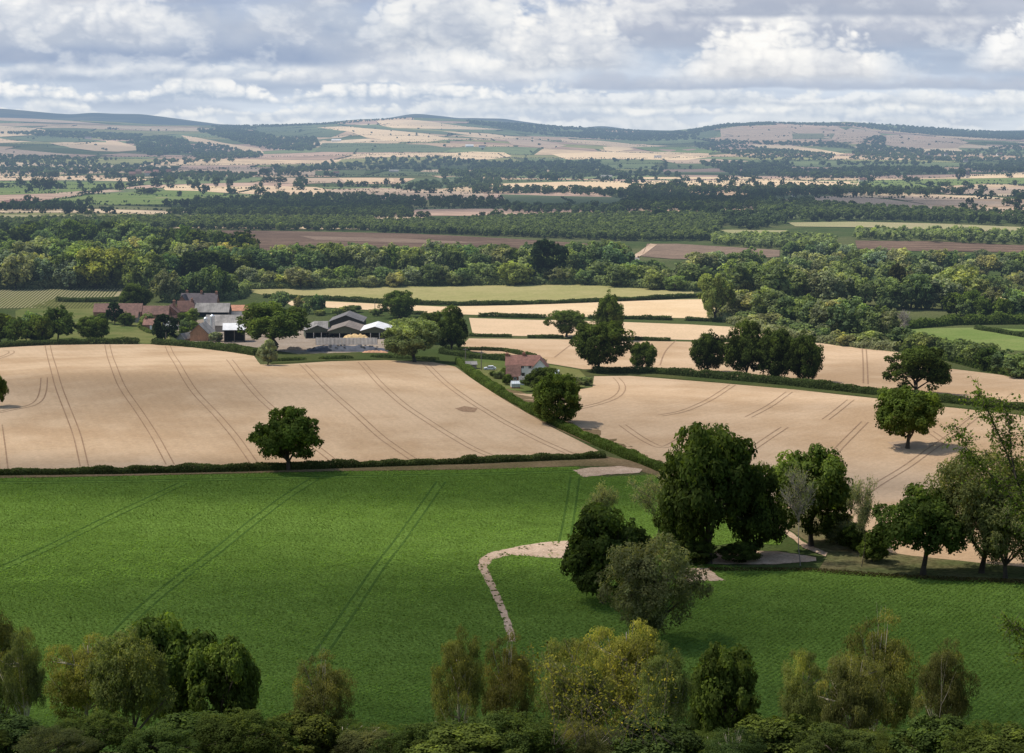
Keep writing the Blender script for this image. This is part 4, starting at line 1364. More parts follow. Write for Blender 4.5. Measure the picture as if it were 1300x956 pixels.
tree_row([(880, 352), (1000, 348), (1130, 346), (1310, 352)], 24, (24, 38), (.9, 1.3), MIDS, [GREEN, WILLOW, OLIVE, MOAK, WILLOW], "rounded tree in the line beyond the thick wood", "rounded trees in the line beyond the thick wood", seed=45)
tree_row([(1080, 331), (1310, 336)], 14, (12, 20), (1.0, 1.4), MIDS, [GREEN, MOAK, OLIVE], "small tree beside the dark ploughed strip", "small trees beside the dark ploughed strip", seed=46)
tree_row([(995, 326), (1085, 330)], 8, (18, 28), (.9, 1.3), MIDS, [GREEN, WILLOW, MOAK], "tree at the end of the tilled field beside the track", "trees at the end of the tilled field", seed=47)
tree_row([(1210, 400), (1240, 404), (1310, 408)], 9, (24, 42), (.8, 1.2), MIDS + ["cone0"], [MOAK, OLIVE, OAKL, MOAK], "dark tree above the small green pasture", "dark trees above the small green pasture", seed=48)
tree_row([(1140, 440), (1190, 450), (1240, 466), (1310, 482)], 13, (24, 38), (1.0, 1.45), MIDS, [MOAK, OAKL, MOAK, GREEN], "round dark bush along the lower edge of the small green pasture", "round bushes along the lower edge of the small green pasture", "shrub", "shrub", seed=49)
tree_row([(1240, 372), (1310, 373)], 7, (20, 32), (.9, 1.2), MIDS, [MOAK, OLIVE, GREEN], "tree behind the bright strip of barley at the east edge", "trees behind the bright strip of barley", seed=50)
tree_row([(-10, 436), (30, 436), (75, 434)], 7, (34, 48), (.8, 1.1), ["mid0", "mid3", "mid5"], [OAKL, MOAK, OAKL], "dark tree in the clump at the west end of the paddock", "dark clump at the west end of the paddock", seed=51)
tree_row([(340, 392), (380, 398), (410, 400)], 5, (16, 26), (.6, 1.0), ["mid3", "tall0", "mid1"], [MOAK, GREEN, OLIVE], "slim garden tree behind the farm barns", "slim trees behind the farm barns", seed=52)
tree_row([(404, 400), (440, 398), (480, 400), (520, 404)], 8, (7, 12), (1.2, 1.9), MIDS, [GREEN, OLIVE, MOAK], "low shrub in the rough ground behind the barns", "low shrubs in the rough ground behind the barns", "shrub", "shrub", seed=53)
tree_row([(232, 430), (240, 414), (246, 404)], 4, (14, 20), (.9, 1.2), MIDS, [OAKL, MOAK], "dark bush beside the farm lane", "dark bushes beside the farm lane", "shrub", "shrub", seed=54)

# ------------------------------------------------------------------ single trees of the middle distance
T = tree_at
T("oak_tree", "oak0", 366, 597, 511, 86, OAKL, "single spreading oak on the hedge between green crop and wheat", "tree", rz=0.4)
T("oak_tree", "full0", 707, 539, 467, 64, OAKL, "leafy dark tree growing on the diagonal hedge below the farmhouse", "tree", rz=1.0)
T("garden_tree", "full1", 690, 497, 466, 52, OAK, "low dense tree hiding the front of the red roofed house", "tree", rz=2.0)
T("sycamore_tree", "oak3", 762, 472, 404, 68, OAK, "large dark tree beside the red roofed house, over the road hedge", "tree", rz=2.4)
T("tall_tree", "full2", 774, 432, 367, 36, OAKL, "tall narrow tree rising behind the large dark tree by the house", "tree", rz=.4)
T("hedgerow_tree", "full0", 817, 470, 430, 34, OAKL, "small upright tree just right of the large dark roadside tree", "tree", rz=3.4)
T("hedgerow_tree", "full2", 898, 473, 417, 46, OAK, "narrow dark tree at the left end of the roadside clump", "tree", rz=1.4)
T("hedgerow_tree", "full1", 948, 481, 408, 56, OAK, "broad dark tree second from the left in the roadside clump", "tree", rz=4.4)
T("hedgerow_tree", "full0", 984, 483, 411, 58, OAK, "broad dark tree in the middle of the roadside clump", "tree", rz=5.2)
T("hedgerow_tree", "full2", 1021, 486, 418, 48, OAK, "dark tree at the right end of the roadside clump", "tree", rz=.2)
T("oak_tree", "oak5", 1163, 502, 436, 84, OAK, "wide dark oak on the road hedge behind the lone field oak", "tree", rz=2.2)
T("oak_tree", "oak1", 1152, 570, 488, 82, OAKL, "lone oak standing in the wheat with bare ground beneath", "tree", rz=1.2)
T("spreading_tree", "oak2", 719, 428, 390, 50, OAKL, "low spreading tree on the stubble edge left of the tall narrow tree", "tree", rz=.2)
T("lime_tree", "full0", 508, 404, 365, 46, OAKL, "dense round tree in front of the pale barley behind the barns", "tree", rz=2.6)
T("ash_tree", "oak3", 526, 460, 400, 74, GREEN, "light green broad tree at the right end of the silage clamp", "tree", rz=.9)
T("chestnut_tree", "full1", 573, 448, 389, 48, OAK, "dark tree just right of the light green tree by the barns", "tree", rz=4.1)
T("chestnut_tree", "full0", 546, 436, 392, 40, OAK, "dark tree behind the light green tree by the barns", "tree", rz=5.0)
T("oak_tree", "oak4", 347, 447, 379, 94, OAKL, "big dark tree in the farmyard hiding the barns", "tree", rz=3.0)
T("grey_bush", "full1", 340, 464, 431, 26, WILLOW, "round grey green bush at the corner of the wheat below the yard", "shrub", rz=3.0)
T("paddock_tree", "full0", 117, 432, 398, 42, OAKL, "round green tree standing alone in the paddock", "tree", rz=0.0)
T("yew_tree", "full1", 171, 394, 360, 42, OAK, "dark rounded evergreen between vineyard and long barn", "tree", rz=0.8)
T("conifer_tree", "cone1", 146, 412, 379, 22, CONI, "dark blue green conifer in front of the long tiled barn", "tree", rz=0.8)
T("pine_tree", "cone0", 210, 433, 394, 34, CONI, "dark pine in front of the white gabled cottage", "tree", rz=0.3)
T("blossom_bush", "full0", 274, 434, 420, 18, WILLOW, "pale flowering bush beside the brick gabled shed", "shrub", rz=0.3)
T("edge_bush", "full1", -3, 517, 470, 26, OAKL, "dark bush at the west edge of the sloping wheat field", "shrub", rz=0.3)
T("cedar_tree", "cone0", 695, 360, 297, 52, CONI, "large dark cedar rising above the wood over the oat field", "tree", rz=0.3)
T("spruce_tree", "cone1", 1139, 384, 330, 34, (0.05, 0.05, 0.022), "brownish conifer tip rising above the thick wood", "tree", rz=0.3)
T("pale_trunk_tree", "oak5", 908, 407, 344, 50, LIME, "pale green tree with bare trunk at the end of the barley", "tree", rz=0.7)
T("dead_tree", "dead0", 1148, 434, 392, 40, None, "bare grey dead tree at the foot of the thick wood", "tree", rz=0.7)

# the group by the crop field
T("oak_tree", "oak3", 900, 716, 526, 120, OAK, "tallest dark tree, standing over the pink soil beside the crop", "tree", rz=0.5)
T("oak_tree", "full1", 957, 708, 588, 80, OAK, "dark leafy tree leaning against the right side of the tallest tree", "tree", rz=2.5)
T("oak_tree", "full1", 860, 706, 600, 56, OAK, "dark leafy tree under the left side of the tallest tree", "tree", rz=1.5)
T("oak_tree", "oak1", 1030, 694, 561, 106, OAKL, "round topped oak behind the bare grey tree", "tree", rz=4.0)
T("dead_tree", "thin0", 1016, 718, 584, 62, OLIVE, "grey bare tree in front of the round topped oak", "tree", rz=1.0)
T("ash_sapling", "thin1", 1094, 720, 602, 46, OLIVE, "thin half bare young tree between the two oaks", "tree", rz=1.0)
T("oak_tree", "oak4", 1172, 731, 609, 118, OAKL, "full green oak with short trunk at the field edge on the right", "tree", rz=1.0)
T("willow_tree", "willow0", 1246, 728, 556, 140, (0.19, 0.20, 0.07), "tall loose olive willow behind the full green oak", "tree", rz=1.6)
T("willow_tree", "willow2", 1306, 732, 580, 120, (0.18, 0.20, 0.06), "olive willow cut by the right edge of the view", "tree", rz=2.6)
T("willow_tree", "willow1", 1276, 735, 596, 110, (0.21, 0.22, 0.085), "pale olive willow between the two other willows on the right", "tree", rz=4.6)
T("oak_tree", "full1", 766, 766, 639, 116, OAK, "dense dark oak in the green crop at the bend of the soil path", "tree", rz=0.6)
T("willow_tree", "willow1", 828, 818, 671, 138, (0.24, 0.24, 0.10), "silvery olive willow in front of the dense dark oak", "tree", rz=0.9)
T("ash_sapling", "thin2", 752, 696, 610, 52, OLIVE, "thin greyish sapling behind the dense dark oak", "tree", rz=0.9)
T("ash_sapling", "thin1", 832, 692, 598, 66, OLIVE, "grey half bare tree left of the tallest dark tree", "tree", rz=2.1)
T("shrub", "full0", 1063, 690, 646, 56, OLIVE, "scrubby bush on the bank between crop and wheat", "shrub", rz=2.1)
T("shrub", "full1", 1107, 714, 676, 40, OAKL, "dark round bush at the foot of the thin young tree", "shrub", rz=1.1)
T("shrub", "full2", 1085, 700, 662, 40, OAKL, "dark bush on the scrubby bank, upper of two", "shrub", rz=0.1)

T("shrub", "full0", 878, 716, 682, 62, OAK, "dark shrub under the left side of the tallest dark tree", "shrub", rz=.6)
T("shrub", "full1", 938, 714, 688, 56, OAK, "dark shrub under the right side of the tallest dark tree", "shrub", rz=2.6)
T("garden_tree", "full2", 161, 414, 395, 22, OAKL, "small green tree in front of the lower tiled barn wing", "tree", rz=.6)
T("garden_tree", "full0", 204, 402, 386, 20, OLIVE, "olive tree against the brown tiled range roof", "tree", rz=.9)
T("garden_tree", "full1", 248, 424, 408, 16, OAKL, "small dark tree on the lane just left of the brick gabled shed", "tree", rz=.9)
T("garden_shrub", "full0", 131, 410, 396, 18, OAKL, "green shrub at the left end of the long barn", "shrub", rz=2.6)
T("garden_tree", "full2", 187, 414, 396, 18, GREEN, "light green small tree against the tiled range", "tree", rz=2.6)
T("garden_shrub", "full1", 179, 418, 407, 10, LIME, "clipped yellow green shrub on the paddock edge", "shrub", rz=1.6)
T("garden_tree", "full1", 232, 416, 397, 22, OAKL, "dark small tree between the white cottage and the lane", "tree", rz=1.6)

# ------------------------------------------------------------------ single trees of the far valley
SOLO_A = [(25, 238, 14, 11), (50, 243, 18, 22), (64, 243, 18, 22), (46, 259, 10, 9), (36, 256, 9, 12), (103, 240, 8, 9), (120, 245, 8, 8), (115, 233, 9, 10), (152, 243, 12, 14), (114, 259, 11, 11), (100, 258, 6, 6), (167, 233, 11, 13), (180, 247, 9, 20), (193, 247, 9, 22), (198, 239, 13, 16), (216, 235, 12, 17), (259, 247, 13, 15), (247, 241, 10, 10), (240, 236, 9, 10), (274, 238, 14, 11), (292, 238, 12, 10), (41, 222, 12, 17), (68, 228, 11, 17), (54, 272, 9, 9), (113, 274, 9, 12)]
SOLO_B = [(331, 250, 14, 16), (342, 257, 13, 16), (335, 224, 11, 15), (376, 239, 11, 10), (340, 232, 8, 18), (356, 233, 9, 18), (444, 238, 10, 13), (432, 239, 8, 9), (462, 238, 9, 11), (477, 240, 6, 11), (491, 236, 10, 9), (500, 240, 7, 8), (416, 251, 10, 14), (459, 251, 9, 13), (538, 281, 14, 20), (623, 257, 11, 12), (635, 256, 9, 8), (612, 277, 9, 9), (631, 279, 14, 22), (372, 224, 6, 6), (380, 224, 6, 6), (350, 217, 10, 14), (755, 268, 14, 15), (778, 268, 10, 12), (693, 247, 10, 15), (660, 280, 9, 11)]
SOLO_C = [(930, 237, 10, 10), (956, 235, 12, 8), (993, 238, 11, 7), (1102, 246, 13, 14), (1106, 233, 10, 10), (1153, 233, 10, 14), (1164, 232, 8, 11), (1219, 229, 14, 13), (1181, 240, 11, 10), (1203, 239, 10, 12), (1225, 238, 9, 9), (1225, 245, 9, 11), (1249, 243, 9, 11), (1288, 236, 8, 7), (1231, 261, 11, 11), (1278, 262, 12, 14), (1290, 263, 13, 14), (1201, 247, 9, 10), (1163, 247, 9, 10), (1281, 226, 6, 10), (1188, 247, 8, 12)]
for lst, lab, grp in ((SOLO_A, "small dark tree standing in the far fields around the bright green pasture", "single trees around the bright green pasture"), (SOLO_B, "small dark tree standing among the mauve stubble fields of the far valley", "single trees among the mauve stubble fields"), (SOLO_C, "small dark tree standing in the pale strip fields below the east hill", "single trees in the pale strip fields")):
    for i, (px, b, hp, w) in enumerate(lst):
        T("field_tree", "far%d" % (i % 3), px, b, b - hp, w, vary(DARK if i % 3 else OAK, RNG), lab, "tree", grp)

# ------------------------------------------------------------------ hedges
HC = (0.100, 0.125, 0.040)
HD = (0.072, 0.096, 0.032)
hedge([(-60, 604), (0, 603), (150, 601), (300, 598), (450, 593), (600, 588), (700, 584), (768, 581)], 1.7, 2.2, .23, 60, (0.095, 0.115, 0.04), "long low hedge between the green crop and the left wheat field", lumpy=.42)
hedge([(582, 461), (600, 477), (640, 504), (690, 532), (740, 556), (790, 578), (850, 602)], 2.3, 2.6, .22, 42, (0.105, 0.145, 0.036), "green hedge running diagonally downhill between the two wheat fields")
hedge([(752, 474), (830, 474), (900, 480), (1000, 489), (1100, 500), (1200, 511), (1300, 521), (1500, 543), (1690, 563)], 2.6, 3.2, .3, 24, HD, "dark thick hedge along the road above the right wheat field")
hedge([(560, 449), (600, 455), (640, 458), (690, 466)], 2.4, 3.0, .3, 24, HD, "dark hedge along the lane left of the red roofed house")
hedge([(565, 444), (640, 446), (680, 455)], 1.6, 2.0, .3, 24, HD, "short hedge on the far side of the lane by the telegraph poles")
hedge([(596, 427), (680, 429), (760, 430), (860, 433.5), (1040, 434.5)], 1.4, 2.0, .34, 20, HD, "thin straight hedge between stubble and upper wheat", gaps=.22)
hedge([(500, 398), (600, 402), (690, 404), (800, 405), (935, 409)], 1.8, 2.4, .38, 16, HD, "broken hedge between the barley and the stubble strip", gaps=.25)
hedge([(335, 378), (420, 381), (500, 386), (600, 388), (700, 386), (800, 382), (895, 377)], 2.2, 3.0, .4, 16, HD, "dark hedge between oat field and pale barley")
hedge([(-20, 442), (60, 438), (120, 437), (176, 437)], 2.4, 3.2, .34, 20, HD, "dark hedge along the bottom of the paddock")
hedge([(196, 437), (250, 441), (300, 447), (330, 452)], 2.6, 4.0, .34, 20, HD, "dark hedge below the farmyard and the brick shed")
hedge([(340, 459), (420, 456), (480, 454), (560, 458)], 1.2, 4.0, .3, 12, HD, "low rough hedge on the bank below the silage clamp", gaps=.3)
hedge([(72, 383), (110, 384), (152, 383)], 2.6, 4.0, .36, 14, HD, "thick dark hedge at the front of the vineyard")
hedge([(1072, 433), (1110, 437), (1150, 447)], 2.2, 3.0, .34, 12, HC, "hedge at the corner of the upper wheat below the thick wood")
hedge([(1240, 418), (1300, 428), (1420, 440)], 2.0, 3.0, .38, 16, HD, "curving hedge crossing the small green pasture")
hedge([(225, 429), (190, 423), (180, 418)], 1.5, 2.0, .3, 14, HC, "short garden hedge in front of the white cottage")
hedge([(1040, 655), (1075, 672), (1100, 692), (1130, 712)], 1.8, 3.2, .2, 20, HC, "ragged hedge on the scrubby bank below the right wheat", gaps=.2)
hedge([(1040, 726), (1120, 732), (1200, 736), (1320, 742), (1600, 750)], .7, 2.4, .17, 22, (0.085, 0.07, 0.03), "brown rough weeds along the top of the right hand crop", "weed_strip", "weeds", kind="stuff")
hedge([(900, 724), (960, 724), (1040, 725)], .6, 2.0, .17, 22, (0.085, 0.07, 0.03), "brown rough weeds under the tallest dark tree", "weed_strip", "weeds", kind="stuff")
hedge([(-20, 367.5), (60, 366.5), (160, 365.5)], 5.5, 6, .75, 5, OLIVE, "undergrowth along the edge of the wood behind the vineyard", "undergrowth", "undergrowth", kind="stuff", lumpy=.45)
hedge([(205, 384), (300, 380), (312, 369)], 4.5, 5, .7, 5, GREEN, "undergrowth behind the farmhouse", "undergrowth", "undergrowth", kind="stuff", lumpy=.45)
hedge([(310, 367), (420, 365.5), (520, 363), (740, 361), (885, 370)], 4.5, 6, .75, 5, GREEN, "undergrowth along the edge of the wood above the oats", "undergrowth", "undergrowth", kind="stuff", lumpy=.45)
hedge([(905, 402), (960, 419), (1010, 430), (1075, 439), (1140, 446)], 3.5, 6, .6, 6, OLIVE, "undergrowth at the foot of the thick wood", "undergrowth", "undergrowth", kind="stuff", lumpy=.45)
hedge([(1140, 418), (1210, 412), (1310, 411)], 4, 6, .6, 6, OAKL, "undergrowth above the small green pasture", "undergrowth", "undergrowth", kind="stuff", lumpy=.45)
hedge([(1140, 440), (1200, 455), (1300, 480)], 3, 6, .6, 6, OAKL, "undergrowth below the small green pasture", "undergrowth", "undergrowth", kind="stuff", lumpy=.45)
hedge([(870, 348), (1000, 346), (1130, 350), (1240, 372), (1310, 374)], 5, 8, .9, 4, GREEN, "undergrowth beyond the thick wood", "undergrowth", "undergrowth", kind="stuff", lumpy=.45)
for i, (px, b, hp, w, v, c, lab) in enumerate([
    (633, 481, 11, 16, "full0", GREEN, "low green shrub on the rough lane bank left of the house"),
    (645, 489, 14, 15, "full1", OAKL, "dark shrub beside the greenhouse"),
    (641, 477, 12, 12, "full2", OAKL, "small upright shrub at the brown lean-to"),
    (672, 488, 13, 17, "full1", OAKL, "dark shrub in front of the house door"),
    (712, 494, 16, 30, "full0", GREEN, "broad light green shrub right of the conservatory"),
    (728, 492, 14, 24, "full1", OLIVE, "olive shrub in the right corner of the house garden"),
    (742, 489, 12, 20, "full0", GREEN, "light green shrub at the far right tip of the house garden"),
    (626, 478, 8, 10, "full2", OAKL, "small dark shrub beside the white car")]):
    T("garden_shrub", v, px, b, b - hp, w, c, lab, "shrub")
print("hedges done")

# ------------------------------------------------------------------ buildings
BRICK = plain("red_brick", (0.30, 0.145, 0.095), .25, 2.5)
BRICKO = plain("orange_brick", (0.42, 0.22, 0.12), .22, 2.5)
TILE = plain("brown_red_tiles", (0.15, 0.078, 0.057), .38, 1.2, stripes=(2, .5, .08))
TILER = plain("red_tiles", (0.21, 0.10, 0.072), .35, 1.2, stripes=(2, .5, .08))
TILEO = plain("orange_tiles", (0.40, 0.185, 0.105), .3, 1.2, stripes=(2, .5, .08))
SLATE = plain("purple_slate", (0.072, 0.058, 0.062), .35, 1.0)
GREYR = plain("grey_sheeting", (0.215, 0.198, 0.178), .42, .5, stripes=(0, .9, .05), streak=True)
GREYD = plain("weathered_fibre_cement", (0.165, 0.132, 0.103), .3, .5, stripes=(1, 1.1, .06))
GREYD2 = plain("dark_fibre_cement", (0.115, 0.105, 0.098), .3, .5, stripes=(1, 1.1, .06))
WHITER = plain("white_sheeting", (0.62, 0.61, 0.59), .14, .5, .5)
GREENW = plain("dull_green_cladding", (0.075, 0.085, 0.055), .2, 1)
DARKW = plain("dark_timber", (0.045, 0.038, 0.032), .3, 1)
WHITEW = plain("white_render", (0.72, 0.70, 0.64), .08, 1)
CREAM = plain("cream_render", (0.56, 0.50, 0.40), .12, 1)
STONE = plain("grey_stone", (0.26, 0.235, 0.20), .3, 2)
CONCR = plain("concrete_panels", (0.74, 0.69, 0.60), .16, 1, stripes=(0, 1.5, .10))
STEEL = plain("galvanised_steel", (0.62, 0.64, 0.66), .1, 2, .35, .6)
GLASS = plain("window_glass", (0.03, 0.035, 0.04), .2, 2, .12, 0, .6)
GLASSP = plain("greenhouse_glass", (0.52, 0.57, 0.58), .12, 2, .2, 0, .6)
FRAME = plain("white_window_frame", (0.78, 0.77, 0.74), .05, 2)
STRAW = plain("straw_heap", (0.52, 0.36, 0.17), .25, 1.2, .9)
SHEETB = plain("blue_black_silage_sheet", (0.050, 0.055, 0.068), .4, .9, .75, 0, .3)
TYRE = plain("tyre_rubber", (0.03, 0.03, 0.03), .3, 4, .8)
TIMBER = plain("weathered_pole", (0.20, 0.17, 0.13), .25, 3, .9)


def mpp(px, row):
    p = P(px, row)
    return depth(p) / FPX, p


def gabled(name, label, px, row, Wpx, D, eaves, ridge, yaw, wm, rm, cat="building", chim=(), wins=(), doors=(), openf=False, over=0.3, group=None, Lm=None, fill=None, gable_m=None, dy=0.0):
    """ridge along local x, front = local -y. Sizes: Wpx photo px for the length (or Lm metres), eaves / ridge heights in px."""
    k, p = mpp(px, row)
    L = Lm or Wpx * k
    e, r = eaves * k, ridge * k
    o = empty(name, (p[0], p[1] + dy, hs(p[0], p[1] + dy)), yaw)
    tag(o, label, cat, group)
    hx, hy = L / 2, D / 2
    w = MB()
    t = .25
    if not openf:
        w.prismx([(-hy, -.8), (-hy, e), (0, r), (hy, e), (hy, -.8)], -hx, hx)
    elif openf == "end":   # open gable end towards +x... back and sides only
        w.box(-hx, hx, -hy, -hy + t, -.8, e)
        w.box(-hx, hx, hy - t, hy, -.8, e)
        w.box(hx - t, hx, -hy + t, hy - t, -.8, e)
    else:
        w.box(-hx, hx, hy - t, hy, -.8, e)
        w.box(-hx, -hx + t, -hy, hy - t, -.8, e)
        w.box(hx - t, hx, -hy, hy - t, -.8, e)
    w.build("wall", wm, o)
    if openf == "end":
        g = MB()
        g.prismx([(-hy, e), (0, r - .1), (hy, e), (hy, e - .9), (-hy, e - .9)], -hx - .05, -hx + .1)
        g.build("gable_panel", gable_m or GREENW, o)
        n = 4
        for i in range(n):
            yy = -hy + .15 + (2 * hy - .3) * i / (n - 1)
            MB().box(-hx, -hx + .25, yy - .12, yy + .12, -.8, e - .9).build("post", STEEL if fill is None else fill, o)
    elif openf:
        n = max(3, int(L / 4.5))
        for i in range(n):
            xx = -hx + .2 + (2 * hx - .4) * i / (n - 1)
            MB().box(xx - .12, xx + .12, -hy, -hy + .24, -.8, e - .02).build("post", TIMBER if fill is None else fill, o)
    rf = MB()
    th = .18
    sl = (r - e) / hy
    for s in (-1, 1):
        y1 = s * (hy + over)
        z1 = e - sl * over
        prof = [(0, r + .02), (y1, z1 + .02), (y1, z1 + th), (0, r + th)]
        rf.prismx(prof if s < 0 else prof[::-1], -hx - over, hx + over)
    roof = rf.build("roof", rm, o)
    for cx, cy, cw, ch in chim:
        c = MB().box(cx * hx - cw / 2, cx * hx + cw / 2, cy * hy - cw / 2, cy * hy + cw / 2, e, r + ch)
        c.box(cx * hx - cw / 2 - .08, cx * hx + cw / 2 + .08, cy * hy - cw / 2 - .08, cy * hy + cw / 2 + .08, r + ch + .005, r + ch + .16)
        co = c.build("chimney", BRICK, roof)
        for q in (-.2, .2):
            MB().cyl(cx * hx + q, cy * hy, r + ch + .165, r + ch + .6, .13, .1, 8).build("chimney_pot", TILEO, roof)
    for side, u, z, ww, wh in wins:
        f = MB()
        g = MB()
        if side == "f":
            x = u * hx
            f.box(x - ww / 2, x + ww / 2, -hy - .05, -hy + .02, z, z + wh)
            for a, b in ((x - ww / 2 + .09, x - .035), (x + .035, x + ww / 2 - .09)):
                g.box(a, b, -hy - .062, -hy - .04, z + .1, z + wh - .1)
        elif side in "lr":
            s = -1 if side == "l" else 1
            y = u * hy
            f.box(s * hx - .02 if s > 0 else -hx - .05, s * hx + .05 if s > 0 else -hx + .02, y - ww / 2, y + ww / 2, z, z + wh)
            for a, b in ((y - ww / 2 + .09, y - .035), (y + .035, y + ww / 2 - .09)):
                g.box(s * hx + .04 if s > 0 else -hx - .062, s * hx + .062 if s > 0 else -hx - .04, a, b, z + .1, z + wh - .1)
        fo = f.build("window", FRAME, o)
        g.build("pane", GLASS, fo)
    for u, ww, wh, dm in doors:
        d = MB().box(u * hx - ww / 2, u * hx + ww / 2, -hy - .06, -hy + .02, -.1, wh)
        dd = d.build("door", dm, o)
        MB().box(u * hx + ww * .36, u * hx + ww * .42, -hy - .1, -hy - .055, wh * .45, wh * .45 + .12).build("handle", STEEL, dd)
    return o


Hp = math.pi / 2
# the farm
gabled("long_barn", "long red tiled barn behind the dark blue green conifer", 151, 405, 60, 7, 10, 19.5, 0.02, BRICK, TILE, "barn", doors=[(.62, 2.4, 2.6, DARKW)])
gabled("lean_barn", "lower tiled barn wing in front of the long barn", 166, 409, 20, 5.5, 7, 14.5, 0.0, STONE, TILE, "barn", doors=[(-.3, 2, 2, DARKW)])
gabled("tiled_range", "brown tiled range joining the long barn to the farmhouse", 199, 406, 32, 6.5, 8, 17.5, 0.0, BRICK, TILE, "barn")
gabled("chimney_house", "small tiled house with a thick brick chimney", 217, 404, 0, 8, 8, 17.5, Hp, BRICK, TILE, "house", Lm=9, chim=[(.3, -.35, 1.2, 1.6)])
gabled("white_cottage", "cottage with a white gable end behind the dark pine", 219, 417, 0, 5.5, 7, 16, 1.15, WHITEW, TILE, "house", Lm=7, wins=[("l", 0, 1.2, .9, 1.0)])
gabled("red_outhouse", "small red roofed outhouse with a slim chimney", 192, 418, 17, 4.5, 6.5, 13, -.12, BRICK, TILER, "outhouse", chim=[(-.8, 0, .7, .7)], doors=[(.2, 1, 1.9, FRAME)])
gabled("farmhouse", "big brick farmhouse with purple slate roof and chimneys", 254, 395, 46, 8, 11.5, 22.5, -.05, BRICK, SLATE, "house",
       chim=[(-.72, .2, 1.1, 1.1), (.1, 0, 1.0, 1.0), (.93, 0, 1.1, .8)], wins=[("f", -.1, 2.9, 1.1, 1.3), ("f", .18, 2.9, 1.1, 1.3), ("f", .45, 2.9, 1.1, 1.3), ("f", .72, 2.9, 1.1, 1.3), ("f", .2, .7, 1.1, 1.3), ("f", .6, .7, 1.1, 1.3)])
gabled("farmhouse_wing", "brick gabled wing at the left end of the purple slate farmhouse", 234, 396, 0, 5.4, 11.5, 22, Hp - .05, BRICK, SLATE, "house", Lm=9, wins=[("l", 0, 2.9, 1.0, 1.2)])
gabled("brick_cottage", "brown roofed brick cottage in front of the farmhouse", 236, 402, 20, 7, 8, 20, 0.25, BRICK, TILE, "house", chim=[(.8, 0, .9, .8)], wins=[("f", .0, .9, 1.0, 1.1)])
gabled("open_shed", "long grey roofed open shed in front of the farmhouse", 270, 402, 44, 8, 7, 17, -.02, DARKW, GREYR, "shed", openf=True)
gabled("orange_roof_shed", "low white walled shed with bright orange tile roof", 305, 400, 26, 6, 6.5, 12.5, 0.0, WHITEW, TILEO, "shed")
gabled("curved_grey_barn", "wide grey roofed barn behind the twin silos", 284, 420, 42, 12, 8.5, 20, -.04, STONE, GREYR, "barn")
gabled("brick_gable_shed", "brick gabled shed with pale roof below the silos", 257, 432, 0, 7.4, 11, 22, Hp - .12, BRICKO, GREYR, "shed", Lm=10, over=.5)
gabled("lean_to_shed", "long low pale roofed shed beside the lane left of the brick gable", 241, 432, 0, 4, 4, 10, Hp - .5, STONE, GREYR, "shed", Lm=12)
gabled("white_roof_barn", "white roofed barn with dark open front behind the farmyard tree", 298, 434, 26, 9, 17, 23.5, .12, DARKW, WHITER, "barn", openf=True, over=.5)
gabled("green_gable_barn", "grey roofed barn with dull green gable, partly behind the farmyard tree", 399, 430, 0, 10, 11, 17, Hp + .15, GREENW, GREYR, "barn", Lm=18, openf="end", over=.4, dy=9)
gabled("big_barn", "largest barn with brown grey low gable roof and open dark front", 438, 431, 0, 13.6, 11, 17.6, Hp, DARKW, GREYD, "barn", Lm=22, openf="end", over=.5, dy=11)
gabled("rear_barn", "dark grey roofed barn rising behind the largest barn", 438.5, 420.5, 0, 14.4, 11.5, 19.5, Hp, DARKW, GREYD2, "barn", Lm=20, over=.5, dy=13)
gabled("white_barn", "white roofed open barn at the right of the yard", 476, 431, 0, 11.2, 11.5, 16.6, Hp, DARKW, WHITER, "barn", Lm=21, openf="end", over=.5, dy=10.5)
gabled("grey_lean_barn", "small pale grey roofed barn bay left of the largest barn", 408, 428, 16, 10, 8, 20, .05, DARKW, GREYR, "barn", openf=True)


def silo(px, row, hpx, wpx, label):
    k, p = mpp(px, row)
    o = empty("grain_silo", (p[0], p[1], hs(p[0], p[1])))
    tag(o, label, "silo", "twin steel silos")
    r, H = wpx * k / 2, hpx * k
    b = MB().cyl(0, 0, 1.2, H, r, r, 20)
    for i in range(7):
        b.cyl(0, 0, 1.4 + (H - 1.6) * i / 7, 1.46 + (H - 1.6) * i / 7, r + .03, r + .03, 20)
    b.build("body", STEEL, o)
    MB().cyl(0, 0, H + .01, H + r * .7, r + .06, .15, 20).build("roof", STEEL, o)
    MB().cyl(0, 0, .3, 1.19, .3, r - .05, 16).build("hopper", STEEL, o)
    for a in range(4):
        an = a * Hp + .7
        MB().box(math.cos(an) * r - .08, math.cos(an) * r + .08, math.sin(an) * r - .08, math.sin(an) * r + .08, -.3, 1.6).build("leg", STEEL, o)


silo(261.5, 423, 19, 5, "left steel silo of the pair in the farmyard, slightly shorter")
silo(270, 424, 23, 6, "right steel silo of the pair in the farmyard, taller")


def panel_wall():
    k, p = mpp(440, 438)
    o = empty("clamp_wall", (p[0], p[1], hs(p[0], p[1])))
    tag(o, "pale concrete panel wall in front of the open barns", "wall")
    L = 78 * k
    n = 26
    for i in range(n):
        x = -L / 2 + L * i / n
        b = MB().box(x + .03, x + L / n - .03, -.1, .1, -.4, 2.9 - .06 * (i % 2))
        b.build("panel", CONCR, o)
    for i in range(0, n + 1, 2):
        x = -L / 2 + L * i / n
        MB().box(x - .1, x + .1, .101, .3, -.4, 3.0).build("post", STONE, o)


panel_wall()


